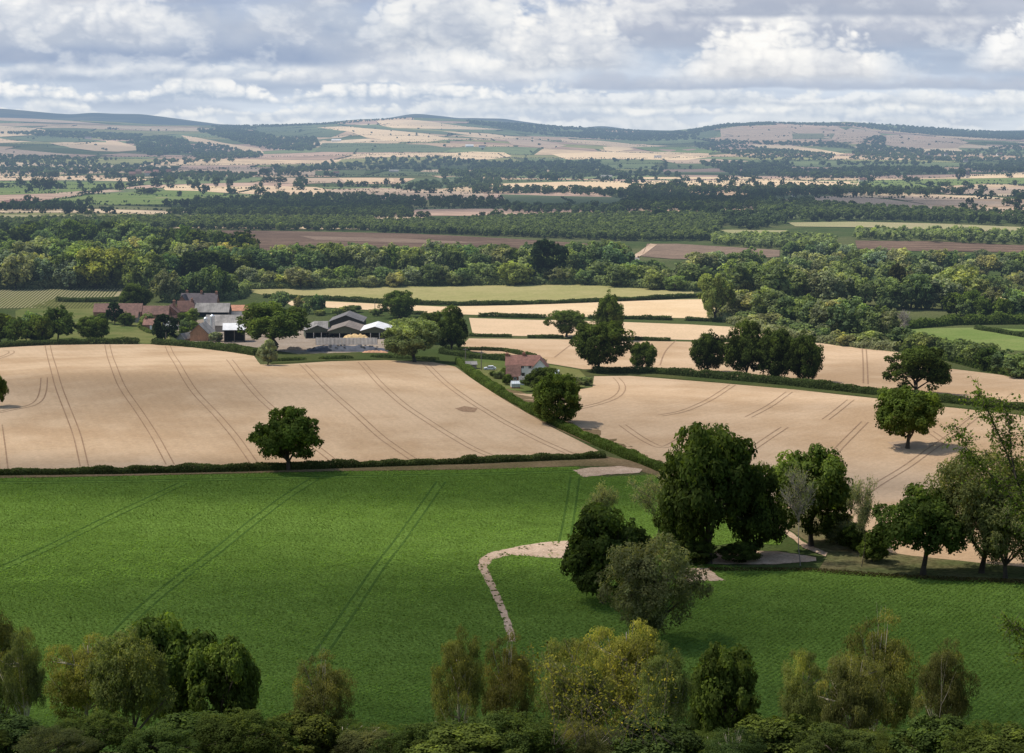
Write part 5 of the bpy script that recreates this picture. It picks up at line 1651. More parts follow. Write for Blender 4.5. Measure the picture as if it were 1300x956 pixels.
def heap(name, label, cat, px, row, wpx, dep, hpx, mat, seed, tyres=0):
    k, p = mpp(px, row)
    o = empty(name, (p[0], p[1], hs(p[0], p[1])))
    tag(o, label, cat)
    W, Hh = wpx * k, hpx * k
    nx, ny = 40, 14
    V, F = [], []
    for j in range(ny + 1):
        for i in range(nx + 1):
            u, v = i / nx * 2 - 1, j / ny * 2 - 1
            z = Hh * max(0, 1 - abs(u) ** 4) * max(0, 1 - v * v) ** .7 * (0.8 + .4 * float(vnoise(i * .35, j * .35, seed))) - .1
            V.append((u * W / 2, v * dep / 2, z))
    for j in range(ny):
        for i in range(nx):
            a = j * (nx + 1) + i
            F.append((a, a + 1, a + nx + 2, a + nx + 1))
    MB().add(V, F).build("pile" if tyres == 0 else "cover", mat, o, smooth_=True)
    rng = np.random.default_rng(seed)
    for _ in range(tyres):
        u, v = rng.uniform(-.92, .92), rng.uniform(-.7, .3)
        z = Hh * max(0, 1 - abs(u) ** 4) * max(0, 1 - v * v) ** .7 + .12
        b = MB()
        m = 12
        vs, fs = [], []
        for a in range(m):
            for c in range(4):
                ra = .38 + .13 * math.cos(c * Hp)
                vs.append((u * W / 2 + ra * math.cos(a * 2 * math.pi / m), v * dep / 2 + ra * math.sin(a * 2 * math.pi / m), z + .13 * math.sin(c * Hp)))
        for a in range(m):
            for c in range(4):
                fs.append((a * 4 + c, ((a + 1) % m) * 4 + c, ((a + 1) % m) * 4 + (c + 1) % 4, a * 4 + (c + 1) % 4))
        b.add(vs, fs).build("tyre", TYRE, o)
    return o


heap("silage_clamp", "long blue black sheeted silage clamp weighted with tyres", "silage clamp", 440, 446, 108, 9, 7.5, SHEETB, 3, 24)
heap("straw_heap", "tan heap of grain straw in front of the open barns", "heap", 452, 434, 40, 6, 9.5, STRAW, 5)
heap("rubble_heap", "reddish rubble heap at the right end of the silage clamp", "heap", 476, 448, 36, 3, 3.2, BRICKO, 6)
heap("soil_heap", "pinkish soil heap under the farmyard tree", "heap", 374, 444, 22, 5, 4, PINKF, 7)

# the house on the lane
hk, hp_ = mpp(664, 479)
gabled("red_roof_house", "house with red tiled roof and white walls beside the lane", 664, 479, 42, 7.5, 17, 28, -.06, WHITEW, TILER, "house", chim=[(-.97, 0, 1.2, .5), (.05, 0, 1.0, .7)],
       wins=[("f", -.45, 3.4, 1.1, 1.1), ("f", .0, 3.4, 1.1, 1.1), ("f", .45, 3.4, 1.1, 1.1), ("f", -.4, .9, 1.2, 1.2), ("f", .5, .9, 1.2, 1.2)], doors=[(.05, 1.0, 2.0, DARKW)])
gabled("house_gable_wing", "white gabled wing at the right of the red roofed house", 686, 481, 0, 5.0, 16, 26.5, Hp - .06, WHITEW, TILER, "house", Lm=8, wins=[("l", 0, 3.4, 1.3, 1.1), ("l", 0, .9, 1.6, 1.2)])
gabled("brick_lean_to", "brown tiled lean-to against the left end of the red roofed house", 652, 484, 17, 5, 8, 20, -.06, BRICK, TILE, "house", wins=[("f", .3, .7, .9, .9)])
gabled("garden_shed", "small white shed among shrubs in front of the house", 662, 489, 6, 1.8, 7.5, 11, .1, WHITEW, GREYR, "shed", over=.15, doors=[(0, .8, 1.7, FRAME)])
gabled("road_shed", "low grey building at the bend of the lane", 598, 468, 13, 4, 6, 9, 0.1, STONE, GREYR, "shed")


def glasshouse(name, label, px, row, wpx, D, e, r, yaw):
    k, p = mpp(px, row)
    o = empty(name, (p[0], p[1], hs(p[0], p[1])), yaw)
    tag(o, label, "glasshouse")
    hx, hy = wpx * k / 2, D / 2
    MB().box(-hx, hx, -hy, hy, -.4, .5).build("base_wall", BRICK, o)
    g = MB().prismx([(-hy + .05, .501), (-hy + .05, e), (0, r), (hy - .05, e), (hy - .05, .501)], -hx + .05, hx - .05)
    g.build("glazing", GLASSP, o)
    b = MB()
    n = max(4, int(2 * hx / .8))
    for i in range(n + 1):
        x = -hx + .05 + (2 * hx - .1) * i / n
        b.box(x - .03, x + .03, -hy + .0, -hy + .045, .505, e)
        b.prismx([(-hy + .02, e + .01), (0, r + .01), (0, r + .07), (-hy + .02, e + .07)], x - .03, x + .03)
    b.box(-hx, hx, -.05, .05, r + .075, r + .13)
    b.build("frame", FRAME, o)


glasshouse("conservatory", "pale glass conservatory at the right end of the house", 703, 484, 14, 4, 2.6, 3.8, -.06)
glasshouse("greenhouse", "small garden greenhouse below the red roofed house", 654, 493, 11, 2.4, 1.6, 2.4, .2)


def car(px, row, yaw, label):
    k, p = mpp(px, row)
    o = empty("parked_car", (p[0], p[1], hs(p[0], p[1]) + .1), yaw)
    tag(o, label, "car")
    WHITEP = plain("white_car_paint", (0.78, 0.79, 0.80), .04, 2, .3, 0, .5)
    b = MB()
    b.prism([(-2.1, .3), (-2.15, .62), (-2.0, .85), (-1.0, .95), (-.5, 1.42), (1.1, 1.45), (1.75, .98), (2.1, .9), (2.15, .5), (2.05, .3)], -.85, .85)
    b.build("body", WHITEP, o)
    for s in (-1, 1):
        y = s * .855
        for prof in ([(-.85, .98), (-.45, 1.36), (.2, 1.38), (.2, .98)], [(.28, .98), (.28, 1.38), (1.05, 1.39), (1.5, 1.0)]):
            MB().prism(prof, min(y, y + s * .012), max(y, y + s * .012)).build("side_window", GLASS, o)
    MB().add([(-.98, -.74, .975), (-.98, .74, .975), (-.54, .70, 1.40), (-.54, -.70, 1.40)], [(0, 1, 2, 3)]).build("windscreen", GLASS, o).location = (-.02, 0, .012)
    for x in (-1.35, 1.3):
        for s in (-1, 1):
            w = MB()
            n = 16
            for (r, y0, y1) in ((.31, .70, .88),):
                V = [(x + r * math.cos(i * 2 * math.pi / n), s * y, .31 + r * math.sin(i * 2 * math.pi / n)) for y in (y0, y1) for i in range(n)]
                F = [(i, (i + 1) % n, n + (i + 1) % n, n + i) for i in range(n)] + [tuple(range(n)), tuple(range(n, 2 * n))]
                w.add(V, F)
            wo = w.build("wheel", TYRE, o)
            V = [(x + .19 * math.cos(i * 2 * math.pi / n), s * y, .31 + .19 * math.sin(i * 2 * math.pi / n)) for y in (.86, .89) for i in range(n)]
            MB().add(V, [(i, (i + 1) % n, n + (i + 1) % n, n + i) for i in range(n)] + [tuple(range(n)), tuple(range(n, 2 * n))]).build("rim", STEEL, wo)
    for s in (-1, 1):
        MB().box(-2.17, -2.1, s * .62 - .16, s * .62 + .16, .6, .76).build("headlight", GLASSP, o)


car(622, 470, .05, "white car parked on the lane left of the red roofed house")


def pole(px, row, hpx, label, arm=True, group=None):
    k, p = mpp(px, row)
    o = empty("telegraph_pole", (p[0], p[1], hs(p[0], p[1])), .1)
    tag(o, label, "pole", group)
    H = hpx * k
    MB().cyl(0, 0, -.5, H, .17, .12, 10).build("post", TIMBER, o)
    if arm:
        MB().box(-.8, .8, -.2, -.11, H - .6, H - .45).build("crossarm", TIMBER, o)
        for x in (-.7, -.25, .25, .7):
            MB().cyl(x, -.155, H - .449, H - .28, .05, .03, 8).build("insulator", FRAME, o)


pole(611, 470, 25, "telegraph pole on the lane just left of the white car")
pole(591, 456, 14, "short telegraph pole standing in the lane hedge")
pole(211, 438, 16, "slim pale pole in front of the dark pine", arm=False)
pole(1142, 417, 15, "bare post at the foot of the thick wood", arm=False)
pole(476, 396, 14, "thin pole behind the white roofed barn", arm=False)

# far houses
FARH = [
    (10, 260, 9, 3.5, 6, BRICKO, TILER, "brick terrace house at the west edge of the valley, leftmost of three"),
    (18, 260, 8, 3.5, 6.5, BRICKO, TILER, "brick terrace house at the west edge of the valley, middle of three"),
    (27, 259, 9, 3, 5.5, WHITEW, TILER, "pale terrace house at the west edge of the valley, right of three"),
    (168, 224, 8, 3.5, 6, BRICKO, TILER, "red village house at the left end of the far village"),
    (176, 221, 7, 3.5, 6, BRICKO, TILE, "village house behind the red one in the far village"),
    (188, 223, 8, 3.5, 6, CREAM, TILER, "cream village house in the middle of the far village"),
    (198, 221, 7, 3, 5.5, BRICKO, TILER, "brick village house right of the cream house"),
    (214, 222, 6, 4, 7, BRICKO, TILER, "tall narrow brick house at the right end of the far village"),
    (246, 225, 7, 3, 5, CREAM, TILER, "pale house among trees right of the far village"),
    (1072, 246, 12, 3.5, 6.5, WHITEW, SLATE, "white house among dark trees beyond the mauve field"),
    (1008, 250, 5, 2, 4, WHITEW, SLATE, "small white cottage left of the white house in dark trees"),
    (1000, 275, 13, 3, 6, BRICK, TILEO, "cottage with a bright orange red roof in the trees"),
    (1095, 231, 9, 3, 5, CREAM, TILE, "long pale farm building on the bright strip fields"),
    (1228, 226, 5, 4, 8, CREAM, SLATE, "small pale tower house by the barley on the east side"),
    (482, 345, 7, 4, 9, WHITEW, TILE, "white gabled cottage half hidden in the wood above the oats"),
    (163, 362, 3, 5, 9, WHITEW, SLATE, "tiny white gable between vineyard and wood"),
    (808, 334, 6, 4, 7, CREAM, GREYR, "pale shed glimpsed at the end of the wood by the track"),
    (427, 180, 12, 2, 3.5, WHITEW, WHITER, "long white farm shed on the middle hill"),
    (596, 187, 10, 2, 3.5, WHITEW, WHITER, "white farm building among the middle hill fields"),
    (612, 188, 8, 2, 3.5, WHITEW, SLATE, "second pale farm building on the middle hill, right of the white one"),
    (835, 201, 9, 2, 3.5, WHITEW, GREYR, "pale shed in the bright far fields"),
    (140, 171, 8, 2, 3.5, WHITEW, SLATE, "white house in the wood of the west hill"),
    (112, 177, 8, 2, 3.5, CREAM, SLATE, "cream house beside the green hill field of the west"),
    (1201, 199, 4, 3, 5, WHITEW, SLATE, "bright white house on the wooded village slope"),
    (1178, 200, 5, 2, 4, CREAM, SLATE, "cream house left of the bright white one on the village slope"),
    (1270, 198, 9, 2, 4, WHITEW, TILE, "long pale house at the east end of the village slope"),
    (1226, 206, 5, 2, 4, CREAM, SLATE, "pale house low on the village slope"),
    (427, 222, 7, 2.5, 4.5, CREAM, TILE, "pale house in trees at the foot of the middle hill"),
    (500, 219, 12, 2, 3.5, CREAM, GREYR, "long pale shed in the wood below the middle hill"),
    (770, 226, 14, 2, 3.5, CREAM, GREYR, "long pale shed behind the wide barley strip"),
]
for px, row, w, e, r, wm, rm, lab in FARH:
    k, _ = mpp(px, row)
    far = row < 210
    gabled("distant_house", lab, px, row, w, max(5, min(9, w * k * .6)), e, r, RNG.uniform(-.25, .25), wm, rm, "house", group="far houses of the valley",
           chim=() if far else [(.7, 0, .9, .7)], wins=() if far else [("f", -.45, .8, 1.0, 1.1), ("f", .45, .8, 1.0, 1.1)])
print("buildings done")

# ------------------------------------------------------------------ trees on the slope under the eye
BR1, BR2, BR3 = (0.140, 0.150, 0.046), (0.115, 0.122, 0.044), (0.20, 0.195, 0.048)
S_ = [
    ("birch_tree", "birch0", -6, 758, 190, 92, BR2, "brownish birch top at the left edge below the crop"),
    ("birch_tree", "birch1", 26, 790, 150, 64, BR2, "small brownish birch beside the left edge birch"),
    ("birch_tree", "birch2", 110, 793, 175, 120, BR1, "broad olive birch left of the taller green tree"),
    ("hazel_tree", "willow0", 166, 800, 165, 110, BR1, "dense olive bush between the birch and the taller green tree"),
    ("alder_tree", "oak4", 216, 777, 185, 130, OAKL, "taller green tree in the clump at the foot of the left crop"),
    ("alder_tree", "oak2", 278, 808, 180, 96, OAKL, "lower green tree at the right end of the left clump"),
    ("birch_tree", "birch3", 408, 826, 170, 84, BR2, "small lone birch top under the bare wheel marks"),
    ("birch_tree", "birch0", 584, 792, 165, 74, BR1, "pale stemmed birch left of the soil path"),
    ("birch_tree", "birch3", 645, 797, 175, 78, BR2, "feathery birch at the lower end of the soil path"),
    ("birch_tree", "birch1", 728, 800, 150, 110, BR1, "olive birch left of the large golden birch"),
    ("birch_tree", "birch2", 796, 764, 160, 130, BR3, "large golden green birch in front of the olive willow"),
    ("birch_tree", "birch0", 846, 812, 140, 80, BR1, "golden birch at the right side of the large golden birch"),
    ("holly_tree", "full0", 920, 815, 190, 96, OAKL, "dark green rounded tree right of the golden birches"),
    ("birch_tree", "birch1", 1022, 818, 160, 74, BR1, "drooping birch left of the tall drooping birch"),
    ("birch_tree", "birch3", 1118, 768, 165, 110, BR1, "tall drooping birch in front of the right crop"),
    ("birch_tree", "birch2", 1082, 806, 150, 90, BR2, "lower drooping birch beneath the tall drooping birch"),
    ("birch_tree", "birch0", 1200, 806, 155, 80, BR2, "drooping birch with a pale bare stem on its left"),
]
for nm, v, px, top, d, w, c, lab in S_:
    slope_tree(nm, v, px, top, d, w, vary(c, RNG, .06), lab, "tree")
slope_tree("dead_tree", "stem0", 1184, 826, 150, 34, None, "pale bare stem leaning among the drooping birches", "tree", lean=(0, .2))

# thicket closing the bottom of the view
tr = np.random.default_rng(77)
k = 0
for px in range(-40, 1345, 58):
    top = 928 + tr.uniform(-16, 16)
    d = tr.uniform(105, 140)
    v = ["birch%d" % tr.integers(4), "willow%d" % tr.integers(3), "oak4", "full0", "willow1"][int(tr.integers(5))]
    slope_tree("thicket_tree", v, px + tr.uniform(-16, 16), top, d, tr.uniform(95, 140), vary([(0.075, 0.08, 0.03), OAK, (0.05, 0.07, 0.022), OAK][int(tr.integers(4))], tr, .15), "bushy tree in the dark thicket along the bottom of the slope", "tree", "dark thicket along the bottom of the slope")


# the birch whose long sprays hang in from the right
def near_birch():
    rng = np.random.default_rng(9)
    zt = EYE - (486 - HOR) / FPX * 50
    dist = 50.0
    bx = colx(1352, dist, zt - 8)
    base = np.array([bx, dist, hs(bx, dist)])
    o = empty("birch_tree", base)
    tag(o, "nearest birch with long leafy sprays reaching in from the right", "tree")

    def pt(px, py, dd=0.0):
        d = dist + dd
        z = EYE - (py - HOR) / FPX * d
        return np.array([colx(px, d, z), d, z]) - base

    mains = [
        [(1352, 1000), (1350, 880), (1345, 780), (1330, 720), (1308, 660), (1290, 610), (1276, 572), (1262, 540), (1250, 512), (1240, 490)],
        [(1330, 720), (1316, 680), (1296, 652), (1272, 622), (1252, 600), (1232, 580), (1220, 556), (1212, 540)],
        [(1290, 610), (1284, 580), (1282, 550), (1278, 524), (1268, 506)],
        [(1345, 780), (1330, 740), (1318, 690), (1312, 640), (1306, 590), (1302, 550)],
        [(1348, 850), (1330, 830), (1310, 815), (1292, 806), (1276, 800)],
        [(1348, 870), (1332, 856), (1312, 846), (1296, 842)],
    ]
    segs, spr = [], []
    for mi, ln in enumerate(mains):
        pts = [pt(a, b, rng.uniform(-.6, .6)) for a, b in ln]
        n = len(pts)
        r0 = .05 if mi == 0 else .022
        for i in range(n - 1):
            segs.append((pts[i], pts[i + 1], r0 * (1 - .85 * i / n), r0 * (1 - .85 * (i + 1) / n)))
            if i >= (4 if mi == 0 else 1):
                for _ in range(20):
                    a = pts[i] + (pts[i + 1] - pts[i]) * rng.random()
                    d = np.array([rng.normal(-.15, .6), rng.normal(0, .7), rng.normal(-.05, .5)])
                    d /= np.linalg.norm(d)
                    L = rng.uniform(.25, .75)
                    m = a + d * L * .5 + np.array([0, 0, -.02])
                    e = a + d * L + np.array([0, 0, -.16 * L])
                    segs.append((a, m, .007, .005))
                    segs.append((m, e, .005, .003))
                    spr.append((a, m, e))
    tr = tubes("trunk_near_birch", segs, 5)
    tr.materials.append(M_BARK)
    link("trunk", tr, [], o)
    C, N = [], []
    for a, m, e in spr:
        kk = int(rng.integers(9, 18))
        t = rng.random(kk)
        p = np.where(t[:, None] < .5, a + (m - a) * (t * 2)[:, None], m + (e - m) * (t * 2 - 1)[:, None])
        C.append(p + rng.normal(0, .06, (kk, 3)))
        N.append(norm(rng.normal(size=(kk, 3)) + np.array([0, 0, .5])))
    C, N = np.concatenate(C), np.concatenate(N)
    me = leaf_mesh("leaves_near_birch", C, N, .042, .45 + rng.normal(0, .16, len(C)), rng, .62)
    me.materials.append(M_LEAF_FINE)
    link("crown", me, [], o, color=(0.11, 0.155, 0.028))


near_birch()


def near_shrub():
    """yellow-leaved spray in front of the golden birch"""
    rng = np.random.default_rng(19)
    dist = 62.0
    zt = EYE - (815 - HOR) / FPX * dist
    bx = colx(800, dist, zt)
    base = np.array([bx, dist, hs(bx, dist)])
    o = empty("sallow_bush", base)
    tag(o, "yellow leaved bush in front of the large golden green birch", "shrub")
    segs, C, N = [], [], []

    def pt(px, py):
        d = dist + rng.uniform(-1.2, 1.2)
        z = EYE - (py - HOR) / FPX * d
        return np.array([colx(px, d, z), d, z]) - base
    for _ in range(34):
        tx = rng.uniform(660, 862)
        ty = rng.uniform(822, 868) if abs(tx - 795) > 50 else rng.uniform(812, 862)
        a, b = pt(700 + rng.uniform(0, 160), 965), pt(tx, ty)
        m = (a + b) / 2 + rng.normal(0, .12, 3)
        segs += [(a, m, .009, .006), (m, b, .006, .003)]
        n = 34
        t = rng.uniform(.1, 1, n)
        p = np.where(t[:, None] > .4, m + (b - m) * ((t - .4) / .6)[:, None], a + (m - a) * (t / .4)[:, None]) + rng.normal(0, .12, (n, 3))
        C.append(p)
        N.append(norm(rng.normal(size=(n, 3)) + np.array([0, -.2, .7])))
    tr = tubes("stems_sallow", segs, 4)
    tr.materials.append(M_BARK)
    link("stem", tr, [], o)
    C, N = np.concatenate(C), np.concatenate(N)
    me = leaf_mesh("leaves_sallow", C, N, .062, .5 + rng.normal(0, .2, len(C)), rng, .55)
    me.materials.append(M_LEAF_FINE)
    link("foliage", me, [], o, color=(0.17, 0.16, 0.03))


near_shrub()

# ------------------------------------------------------------------ blue hills far behind
def far_hills():
    US = np.array([-800, -300, 0, 30, 60, 90, 120, 150, 180, 215, 250, 280, 330, 420, 470, 500, 515, 530, 548, 580, 600, 640, 660, 690, 740, 755, 770, 785, 800, 850, 900, 1000, 1200, 1500, 2200], float)
    SS = np.array([150, 143, 138, 140, 143.5, 145.5, 143.2, 144.5, 145.5, 149.5, 154, 158, 160, 158, 153, 149, 145.8, 144.5, 146.2, 150.3, 150, 151, 153.5, 158, 162.5, 160.6, 160.2, 162, 164.6, 165.5, 167, 167, 168, 160, 165], float)
    u = np.arange(-800, 2200, 4.0)
    S = np.interp(u, US, SS) + (fbm(u / 30, u * 0, 41, 4) - .5) * 1.2
    # soften the corners
    for _ in range(3):
        S[1:-1] = (S[:-2] + 2 * S[1:-1] + S[2:]) / 4
    D = 14000.0
    zt = EYE + (HOR - S) * D * CT / FPX
    V, L, c = [], [], []
    prof = [(-2600, -.25), (-1900, .2), (-1200, .55), (-600, .85), (0, 1), (900, .8), (2500, .1)]
    n = len(u)
    for j, (dy, k) in enumerate(prof):
        y = D + dy
        x = (u - 650) / FPX * y * CT
        z = np.where(k < 0, -20, zt * k + (1 - k) * -10)
        V.append(np.stack([x, np.full(n, y), z], 1))
    for j in range(len(prof) - 1):
        for i in range(n - 1):
            a = j * n + i
            L += [a, a + 1, a + n + 1, a + n]
            c.append(4)
    me = raw_mesh("blue_hills", np.concatenate(V), L, c)
    me.polygons.foreach_set("use_smooth", [True] * len(me.polygons))
    t = NT("hazed_moorland")
    p = t.pos()
    col = t.mix(t.ramp(t.noise(p, .0022, 4, .6), .42, .6), (0.05, 0.066, 0.066), (0.10, 0.105, 0.085))  # bluish tone puts the distant air haze into the moor colour
    link("blue_hills", me, t.finish(t.diffuse(col)), kind="structure")


far_hills()

# ------------------------------------------------------------------ the sky low over the hills: a painted-by-noise backdrop far behind everything
def s2l(c):
    c = np.asarray(c, float) / 255.0
    return np.where(c <= .04045, c / 12.92, ((c + .055) / 1.055) ** 2.4)


HAZE_D, HAZE_Y0, HAZE_C = 9.8e-5, 520.0, (0.30, 0.42, 0.585)


def sky_color(px, py, raw=False):
    """banks of cumulus seen from the side, from the farthest and lowest to the nearest and highest"""
    wx = px + 16 * (fbm(px / 80, py / 40, 91, 3) - .5)
    wy = py + 9 * (fbm(px / 60, py / 30, 92, 3) - .5)
    base = np.stack([np.interp(py, [-300, 0, 60, 120, 165], [135, 172, 184, 198, 212]), np.interp(py, [-300, 0, 60, 120, 165], [158, 185, 197, 208, 219]), np.interp(py, [-300, 0, 60, 120, 165], [200, 209, 216, 223, 228])], -1)
    n1 = fbm(wx / 190, wy / 22, 51, 4)[..., None]
    col = base + (n1 - .5) * np.array([60, 54, 42])

    def bank(col, b, H, sx, seed, x0=None, x1=None, fall=120, cov=.5, top=(246, 243, 240), low=(172, 180, 198), op=1.0, edge=.24, bsoft=.25, rise=.7, puff=1.25):
        bb = b + 6 * (fbm(px / 110, px * 0 + seed, seed + 5, 3) - .5)
        env = 1.0
        if x0 is not None:
            env = smooth((px - x0) / fall + .5) * (1 - smooth((px - x1) / fall + .5))
        lump = fbm(px / sx, px * 0 + seed * 3.1, seed, 3)
        hh = H * (.25 + .75 * env) * np.clip((lump - (1 - cov) * .5) / .5, 0.02, 1.4)
        v = (bb - wy) / np.maximum(hh, 1.0)
        # round heads: ridged noise gives cauliflower lumps with dark creases
        a1 = np.clip(np.abs(2 * fbm(wx / (sx * .30), wy / (sx * .17), seed + 20, 2, .4) - 1) * 2.4, 0, 1.2)
        a2 = np.abs(2 * vnoise(wx / (sx * .16), wy / (sx * .11), seed + 33) - 1) * 1.2
        a3 = .5 * fbm(wx / (sx * .08), wy / (sx * .055), seed + 47, 4, .6) + .5 * np.abs(2 * fbm(wx / (sx * .09), wy / (sx * .06), seed + 61, 3) - 1) * 1.6
        det = .5 + puff * (.24 * (a1 - .5) + .22 * (a2 - .5) + .30 * (a3 - .5))
        v2 = v - (det - .5) * .9
        m = (1 - smooth((v2 - 1 + edge) / (2 * edge))) * smooth((bb - wy + H * bsoft * .3) / (H * bsoft + 1.0)) * np.clip(env * 1.3, 0, 1) * op
        lit = np.clip(smooth((v - .05) / rise) * .72 + (det - .42) * .9, 0, 1)
        c = np.array(low) + (np.array(top) - np.array(low)) * lit[..., None]
        return col * (1 - m[..., None]) + c * m[..., None]

    brk = fbm(wx / 80, wy / 36, 131, 6, .56)
    W, Wg = (250, 248, 245), (238, 239, 240)
    col = bank(col, 172, 34, 90, 1, cov=.9, top=(232, 234, 236), low=(206, 213, 222), op=.8, puff=1.5)
    col = bank(col, 150, 26, 80, 2, cov=.75, top=(240, 240, 239), low=(194, 204, 218), op=.8, puff=1.5)
    col = bank(col, 131, 30, 85, 3, -200, 640, cov=.85, top=W, low=(184, 196, 213), op=.9, puff=1.6)
    col = bank(col, 136, 26, 90, 4, 640, 1500, cov=.75, top=Wg, low=(192, 201, 214), op=.8, puff=1.5)
    col = bank(col, 114, 13, 150, 5, 720, 1500, fall=100, cov=1.1, top=(190, 197, 211), low=(178, 188, 206), op=.85, edge=.5)
    col = bank(col, 106, 22, 120, 10, -300, 440, fall=140, cov=1.0, top=(232, 234, 237), low=(178, 190, 209), op=.9)
    col = bank(col, 108, 36, 110, 9, 330, 700, fall=140, cov=1.0, top=W, low=(200, 207, 219), op=.95)
    col = bank(col, 84, 74, 150, 15, 320, 470, fall=140, cov=1.3, top=(196, 203, 215), low=(158, 173, 198), op=.9, edge=.5, puff=.5)
    col = bank(col, 87, 58, 170, 12, -300, 420, fall=160, cov=1.35, top=(200, 206, 217), low=(156, 171, 197), op=.95, edge=.4, puff=.5)
    col = bank(col, 62, 66, 110, 13, -60, 215, fall=150, cov=1.25, top=(249, 247, 245), low=(190, 198, 212), op=.92, rise=.6)
    col = bank(col, 74, 74, 120, 14, 475, 665, fall=150, cov=1.3, top=(247, 245, 242), low=(184, 192, 206), op=.9, rise=.75)
    col = bank(col, 66, 90, 190, 11, 760, 1500, fall=200, cov=1.35, top=(212, 214, 222), low=(176, 184, 201), op=.93, edge=.55, puff=.6)
    col = bank(col, 44, 40, 120, 21, 700, 1230, fall=220, cov=1.0, top=(244, 242, 240), low=(184, 190, 205), op=.85, edge=.3, rise=.6, puff=1.4)
    col = bank(col, 96, 64, 95, 7, 640, 790, fall=110, cov=1.15, top=(252, 249, 245), low=(196, 202, 213), op=.97, rise=.55)
    col = bank(col, 106, 56, 105, 6, 870, 1120, fall=130, cov=1.15, top=(253, 250, 246), low=(206, 209, 216), op=1, rise=.5)
    col = bank(col, 94, 46, 80, 8, 1240, 1500, fall=80, cov=1.2, top=(252, 250, 248), low=(204, 208, 217), op=.95, rise=.5)
    col = bank(col, 26, 34, 150, 16, 850, 1240, fall=170, cov=1.3, top=(188, 193, 206), low=(166, 175, 194), op=.85, edge=.6, puff=.5)
    col = bank(col, 4, 46, 170, 17, -200, 1500, fall=200, cov=1.1, top=(196, 200, 209), low=(165, 173, 190), op=.6, edge=.6, puff=.6)
    col = bank(col, -60, 120, 200, 18, -900, 2200, fall=200, cov=1.1, top=(232, 232, 233), low=(168, 176, 192), op=.8, edge=.5)
    col = bank(col, -220, 140, 260, 19, -900, 2200, fall=200, cov=.9, top=(238, 238, 238), low=(172, 180, 195), op=.8, edge=.5)
    # thin grey scud drifting across the fronts
    sc = smooth((brk - .46) / .3) * smooth((125 - py) / 50) * .36
    col = col * (1 - sc[..., None]) + np.array([182, 190, 206]) * sc[..., None]
    br = smooth((fbm(wx / 48, wy / 26, 151, 6, .58) - .50) / .3) * smooth((125 - py) / 60) * .42
    col = col * (1 - br[..., None]) + np.array([250, 248, 245]) * br[..., None]
    col = np.clip((col - 214) * 1.08 + 215 + np.array([.5, 1.5, 1.5]), 0, 254)
    if raw:
        return col
    lin = s2l(col)
    el = np.maximum((HOR - py) / FPX, 1e-4)
    path = np.clip(100.0 / el - HAZE_Y0, 0, 9900 - HAZE_Y0)
    T = np.exp(-path * HAZE_D)[..., None]
    return np.clip((lin - (1 - T) * np.array(HAZE_C)) / T, 0.02, 2.2)


def make_sky():
    R = 26000.0
    cols = np.concatenate([np.arange(-1100, -40, 16.0), np.arange(-40, 1340, 1.6), np.arange(1340, 2400, 16.0)])
    rows = np.concatenate([np.arange(-620, -20, 10.0), np.arange(-20, 172, 1.2), np.array([176., 186, 200, 230])])
    px, py = np.meshgrid(cols, rows)
    az = np.arctan((px - 650) / FPX / 1.0)
    x = np.sin(az) * R
    y = np.cos(az) * R
    z = EYE + (HOR - py) / FPX * (y * CT) * 1.0
    n, m = px.shape
    V = np.stack([x, y, z], 2).reshape(-1, 3)
    i = (np.arange(n - 1)[:, None] * m + np.arange(m - 1)[None, :]).ravel()
    L = np.stack([i, i + m, i + m + 1, i + 1], 1)
    me = raw_mesh("sky", V, L.ravel(), np.full(len(L), 4))
    cattr(me, "skycol", sky_color(px, py).reshape(-1, 3), "POINT")
    t = NT("sky_clouds")
    e = t.n("ShaderNodeEmission")
    t.set(e.inputs[0], t.attr("skycol").outputs["Color"])
    m_ = t.finish(e.outputs[0])
    m_.cycles.emission_sampling = "NONE"
    link("sky", me, m_, kind="structure")


make_sky()

# ------------------------------------------------------------------ sun, sky light, cloud shade, haze
SUN_EL, SUN_AZ = math.radians(59), math.atan2(-0.90, 0.10)
sd = Vector((math.sin(SUN_AZ) * math.cos(SUN_EL), math.cos(SUN_AZ) * math.cos(SUN_EL), math.sin(SUN_EL)))
lamp = bpy.data.lights.new("sun", "SUN")
lamp.energy = 5.0
lamp.angle = math.radians(0.53)
lamp.color = (1.0, 0.955, 0.89)
so = bpy.data.objects.new("sun", lamp)
so.rotation_euler = sd.to_track_quat("Z", "Y").to_euler()
so.location = (0, 0, 500)
COL.objects.link(so)

w = bpy.data.worlds.new("World")
scene.world = w
w.use_nodes = True
nt = w.node_tree
nt.nodes.clear()
sk = nt.nodes.new("ShaderNodeTexSky")
sk.sky_type = "NISHITA"
sk.sun_disc = False
sk.sun_elevation = SUN_EL
sk.sun_rotation = SUN_AZ
sk.dust_density = 1.5
bg = nt.nodes.new("ShaderNodeBackground")
bg.inputs[1].default_value = 0.145
ow = nt.nodes.new("ShaderNodeOutputWorld")
nt.links.new(sk.outputs[0], bg.inputs[0])
nt.links.new(bg.outputs[0], ow.inputs[0])


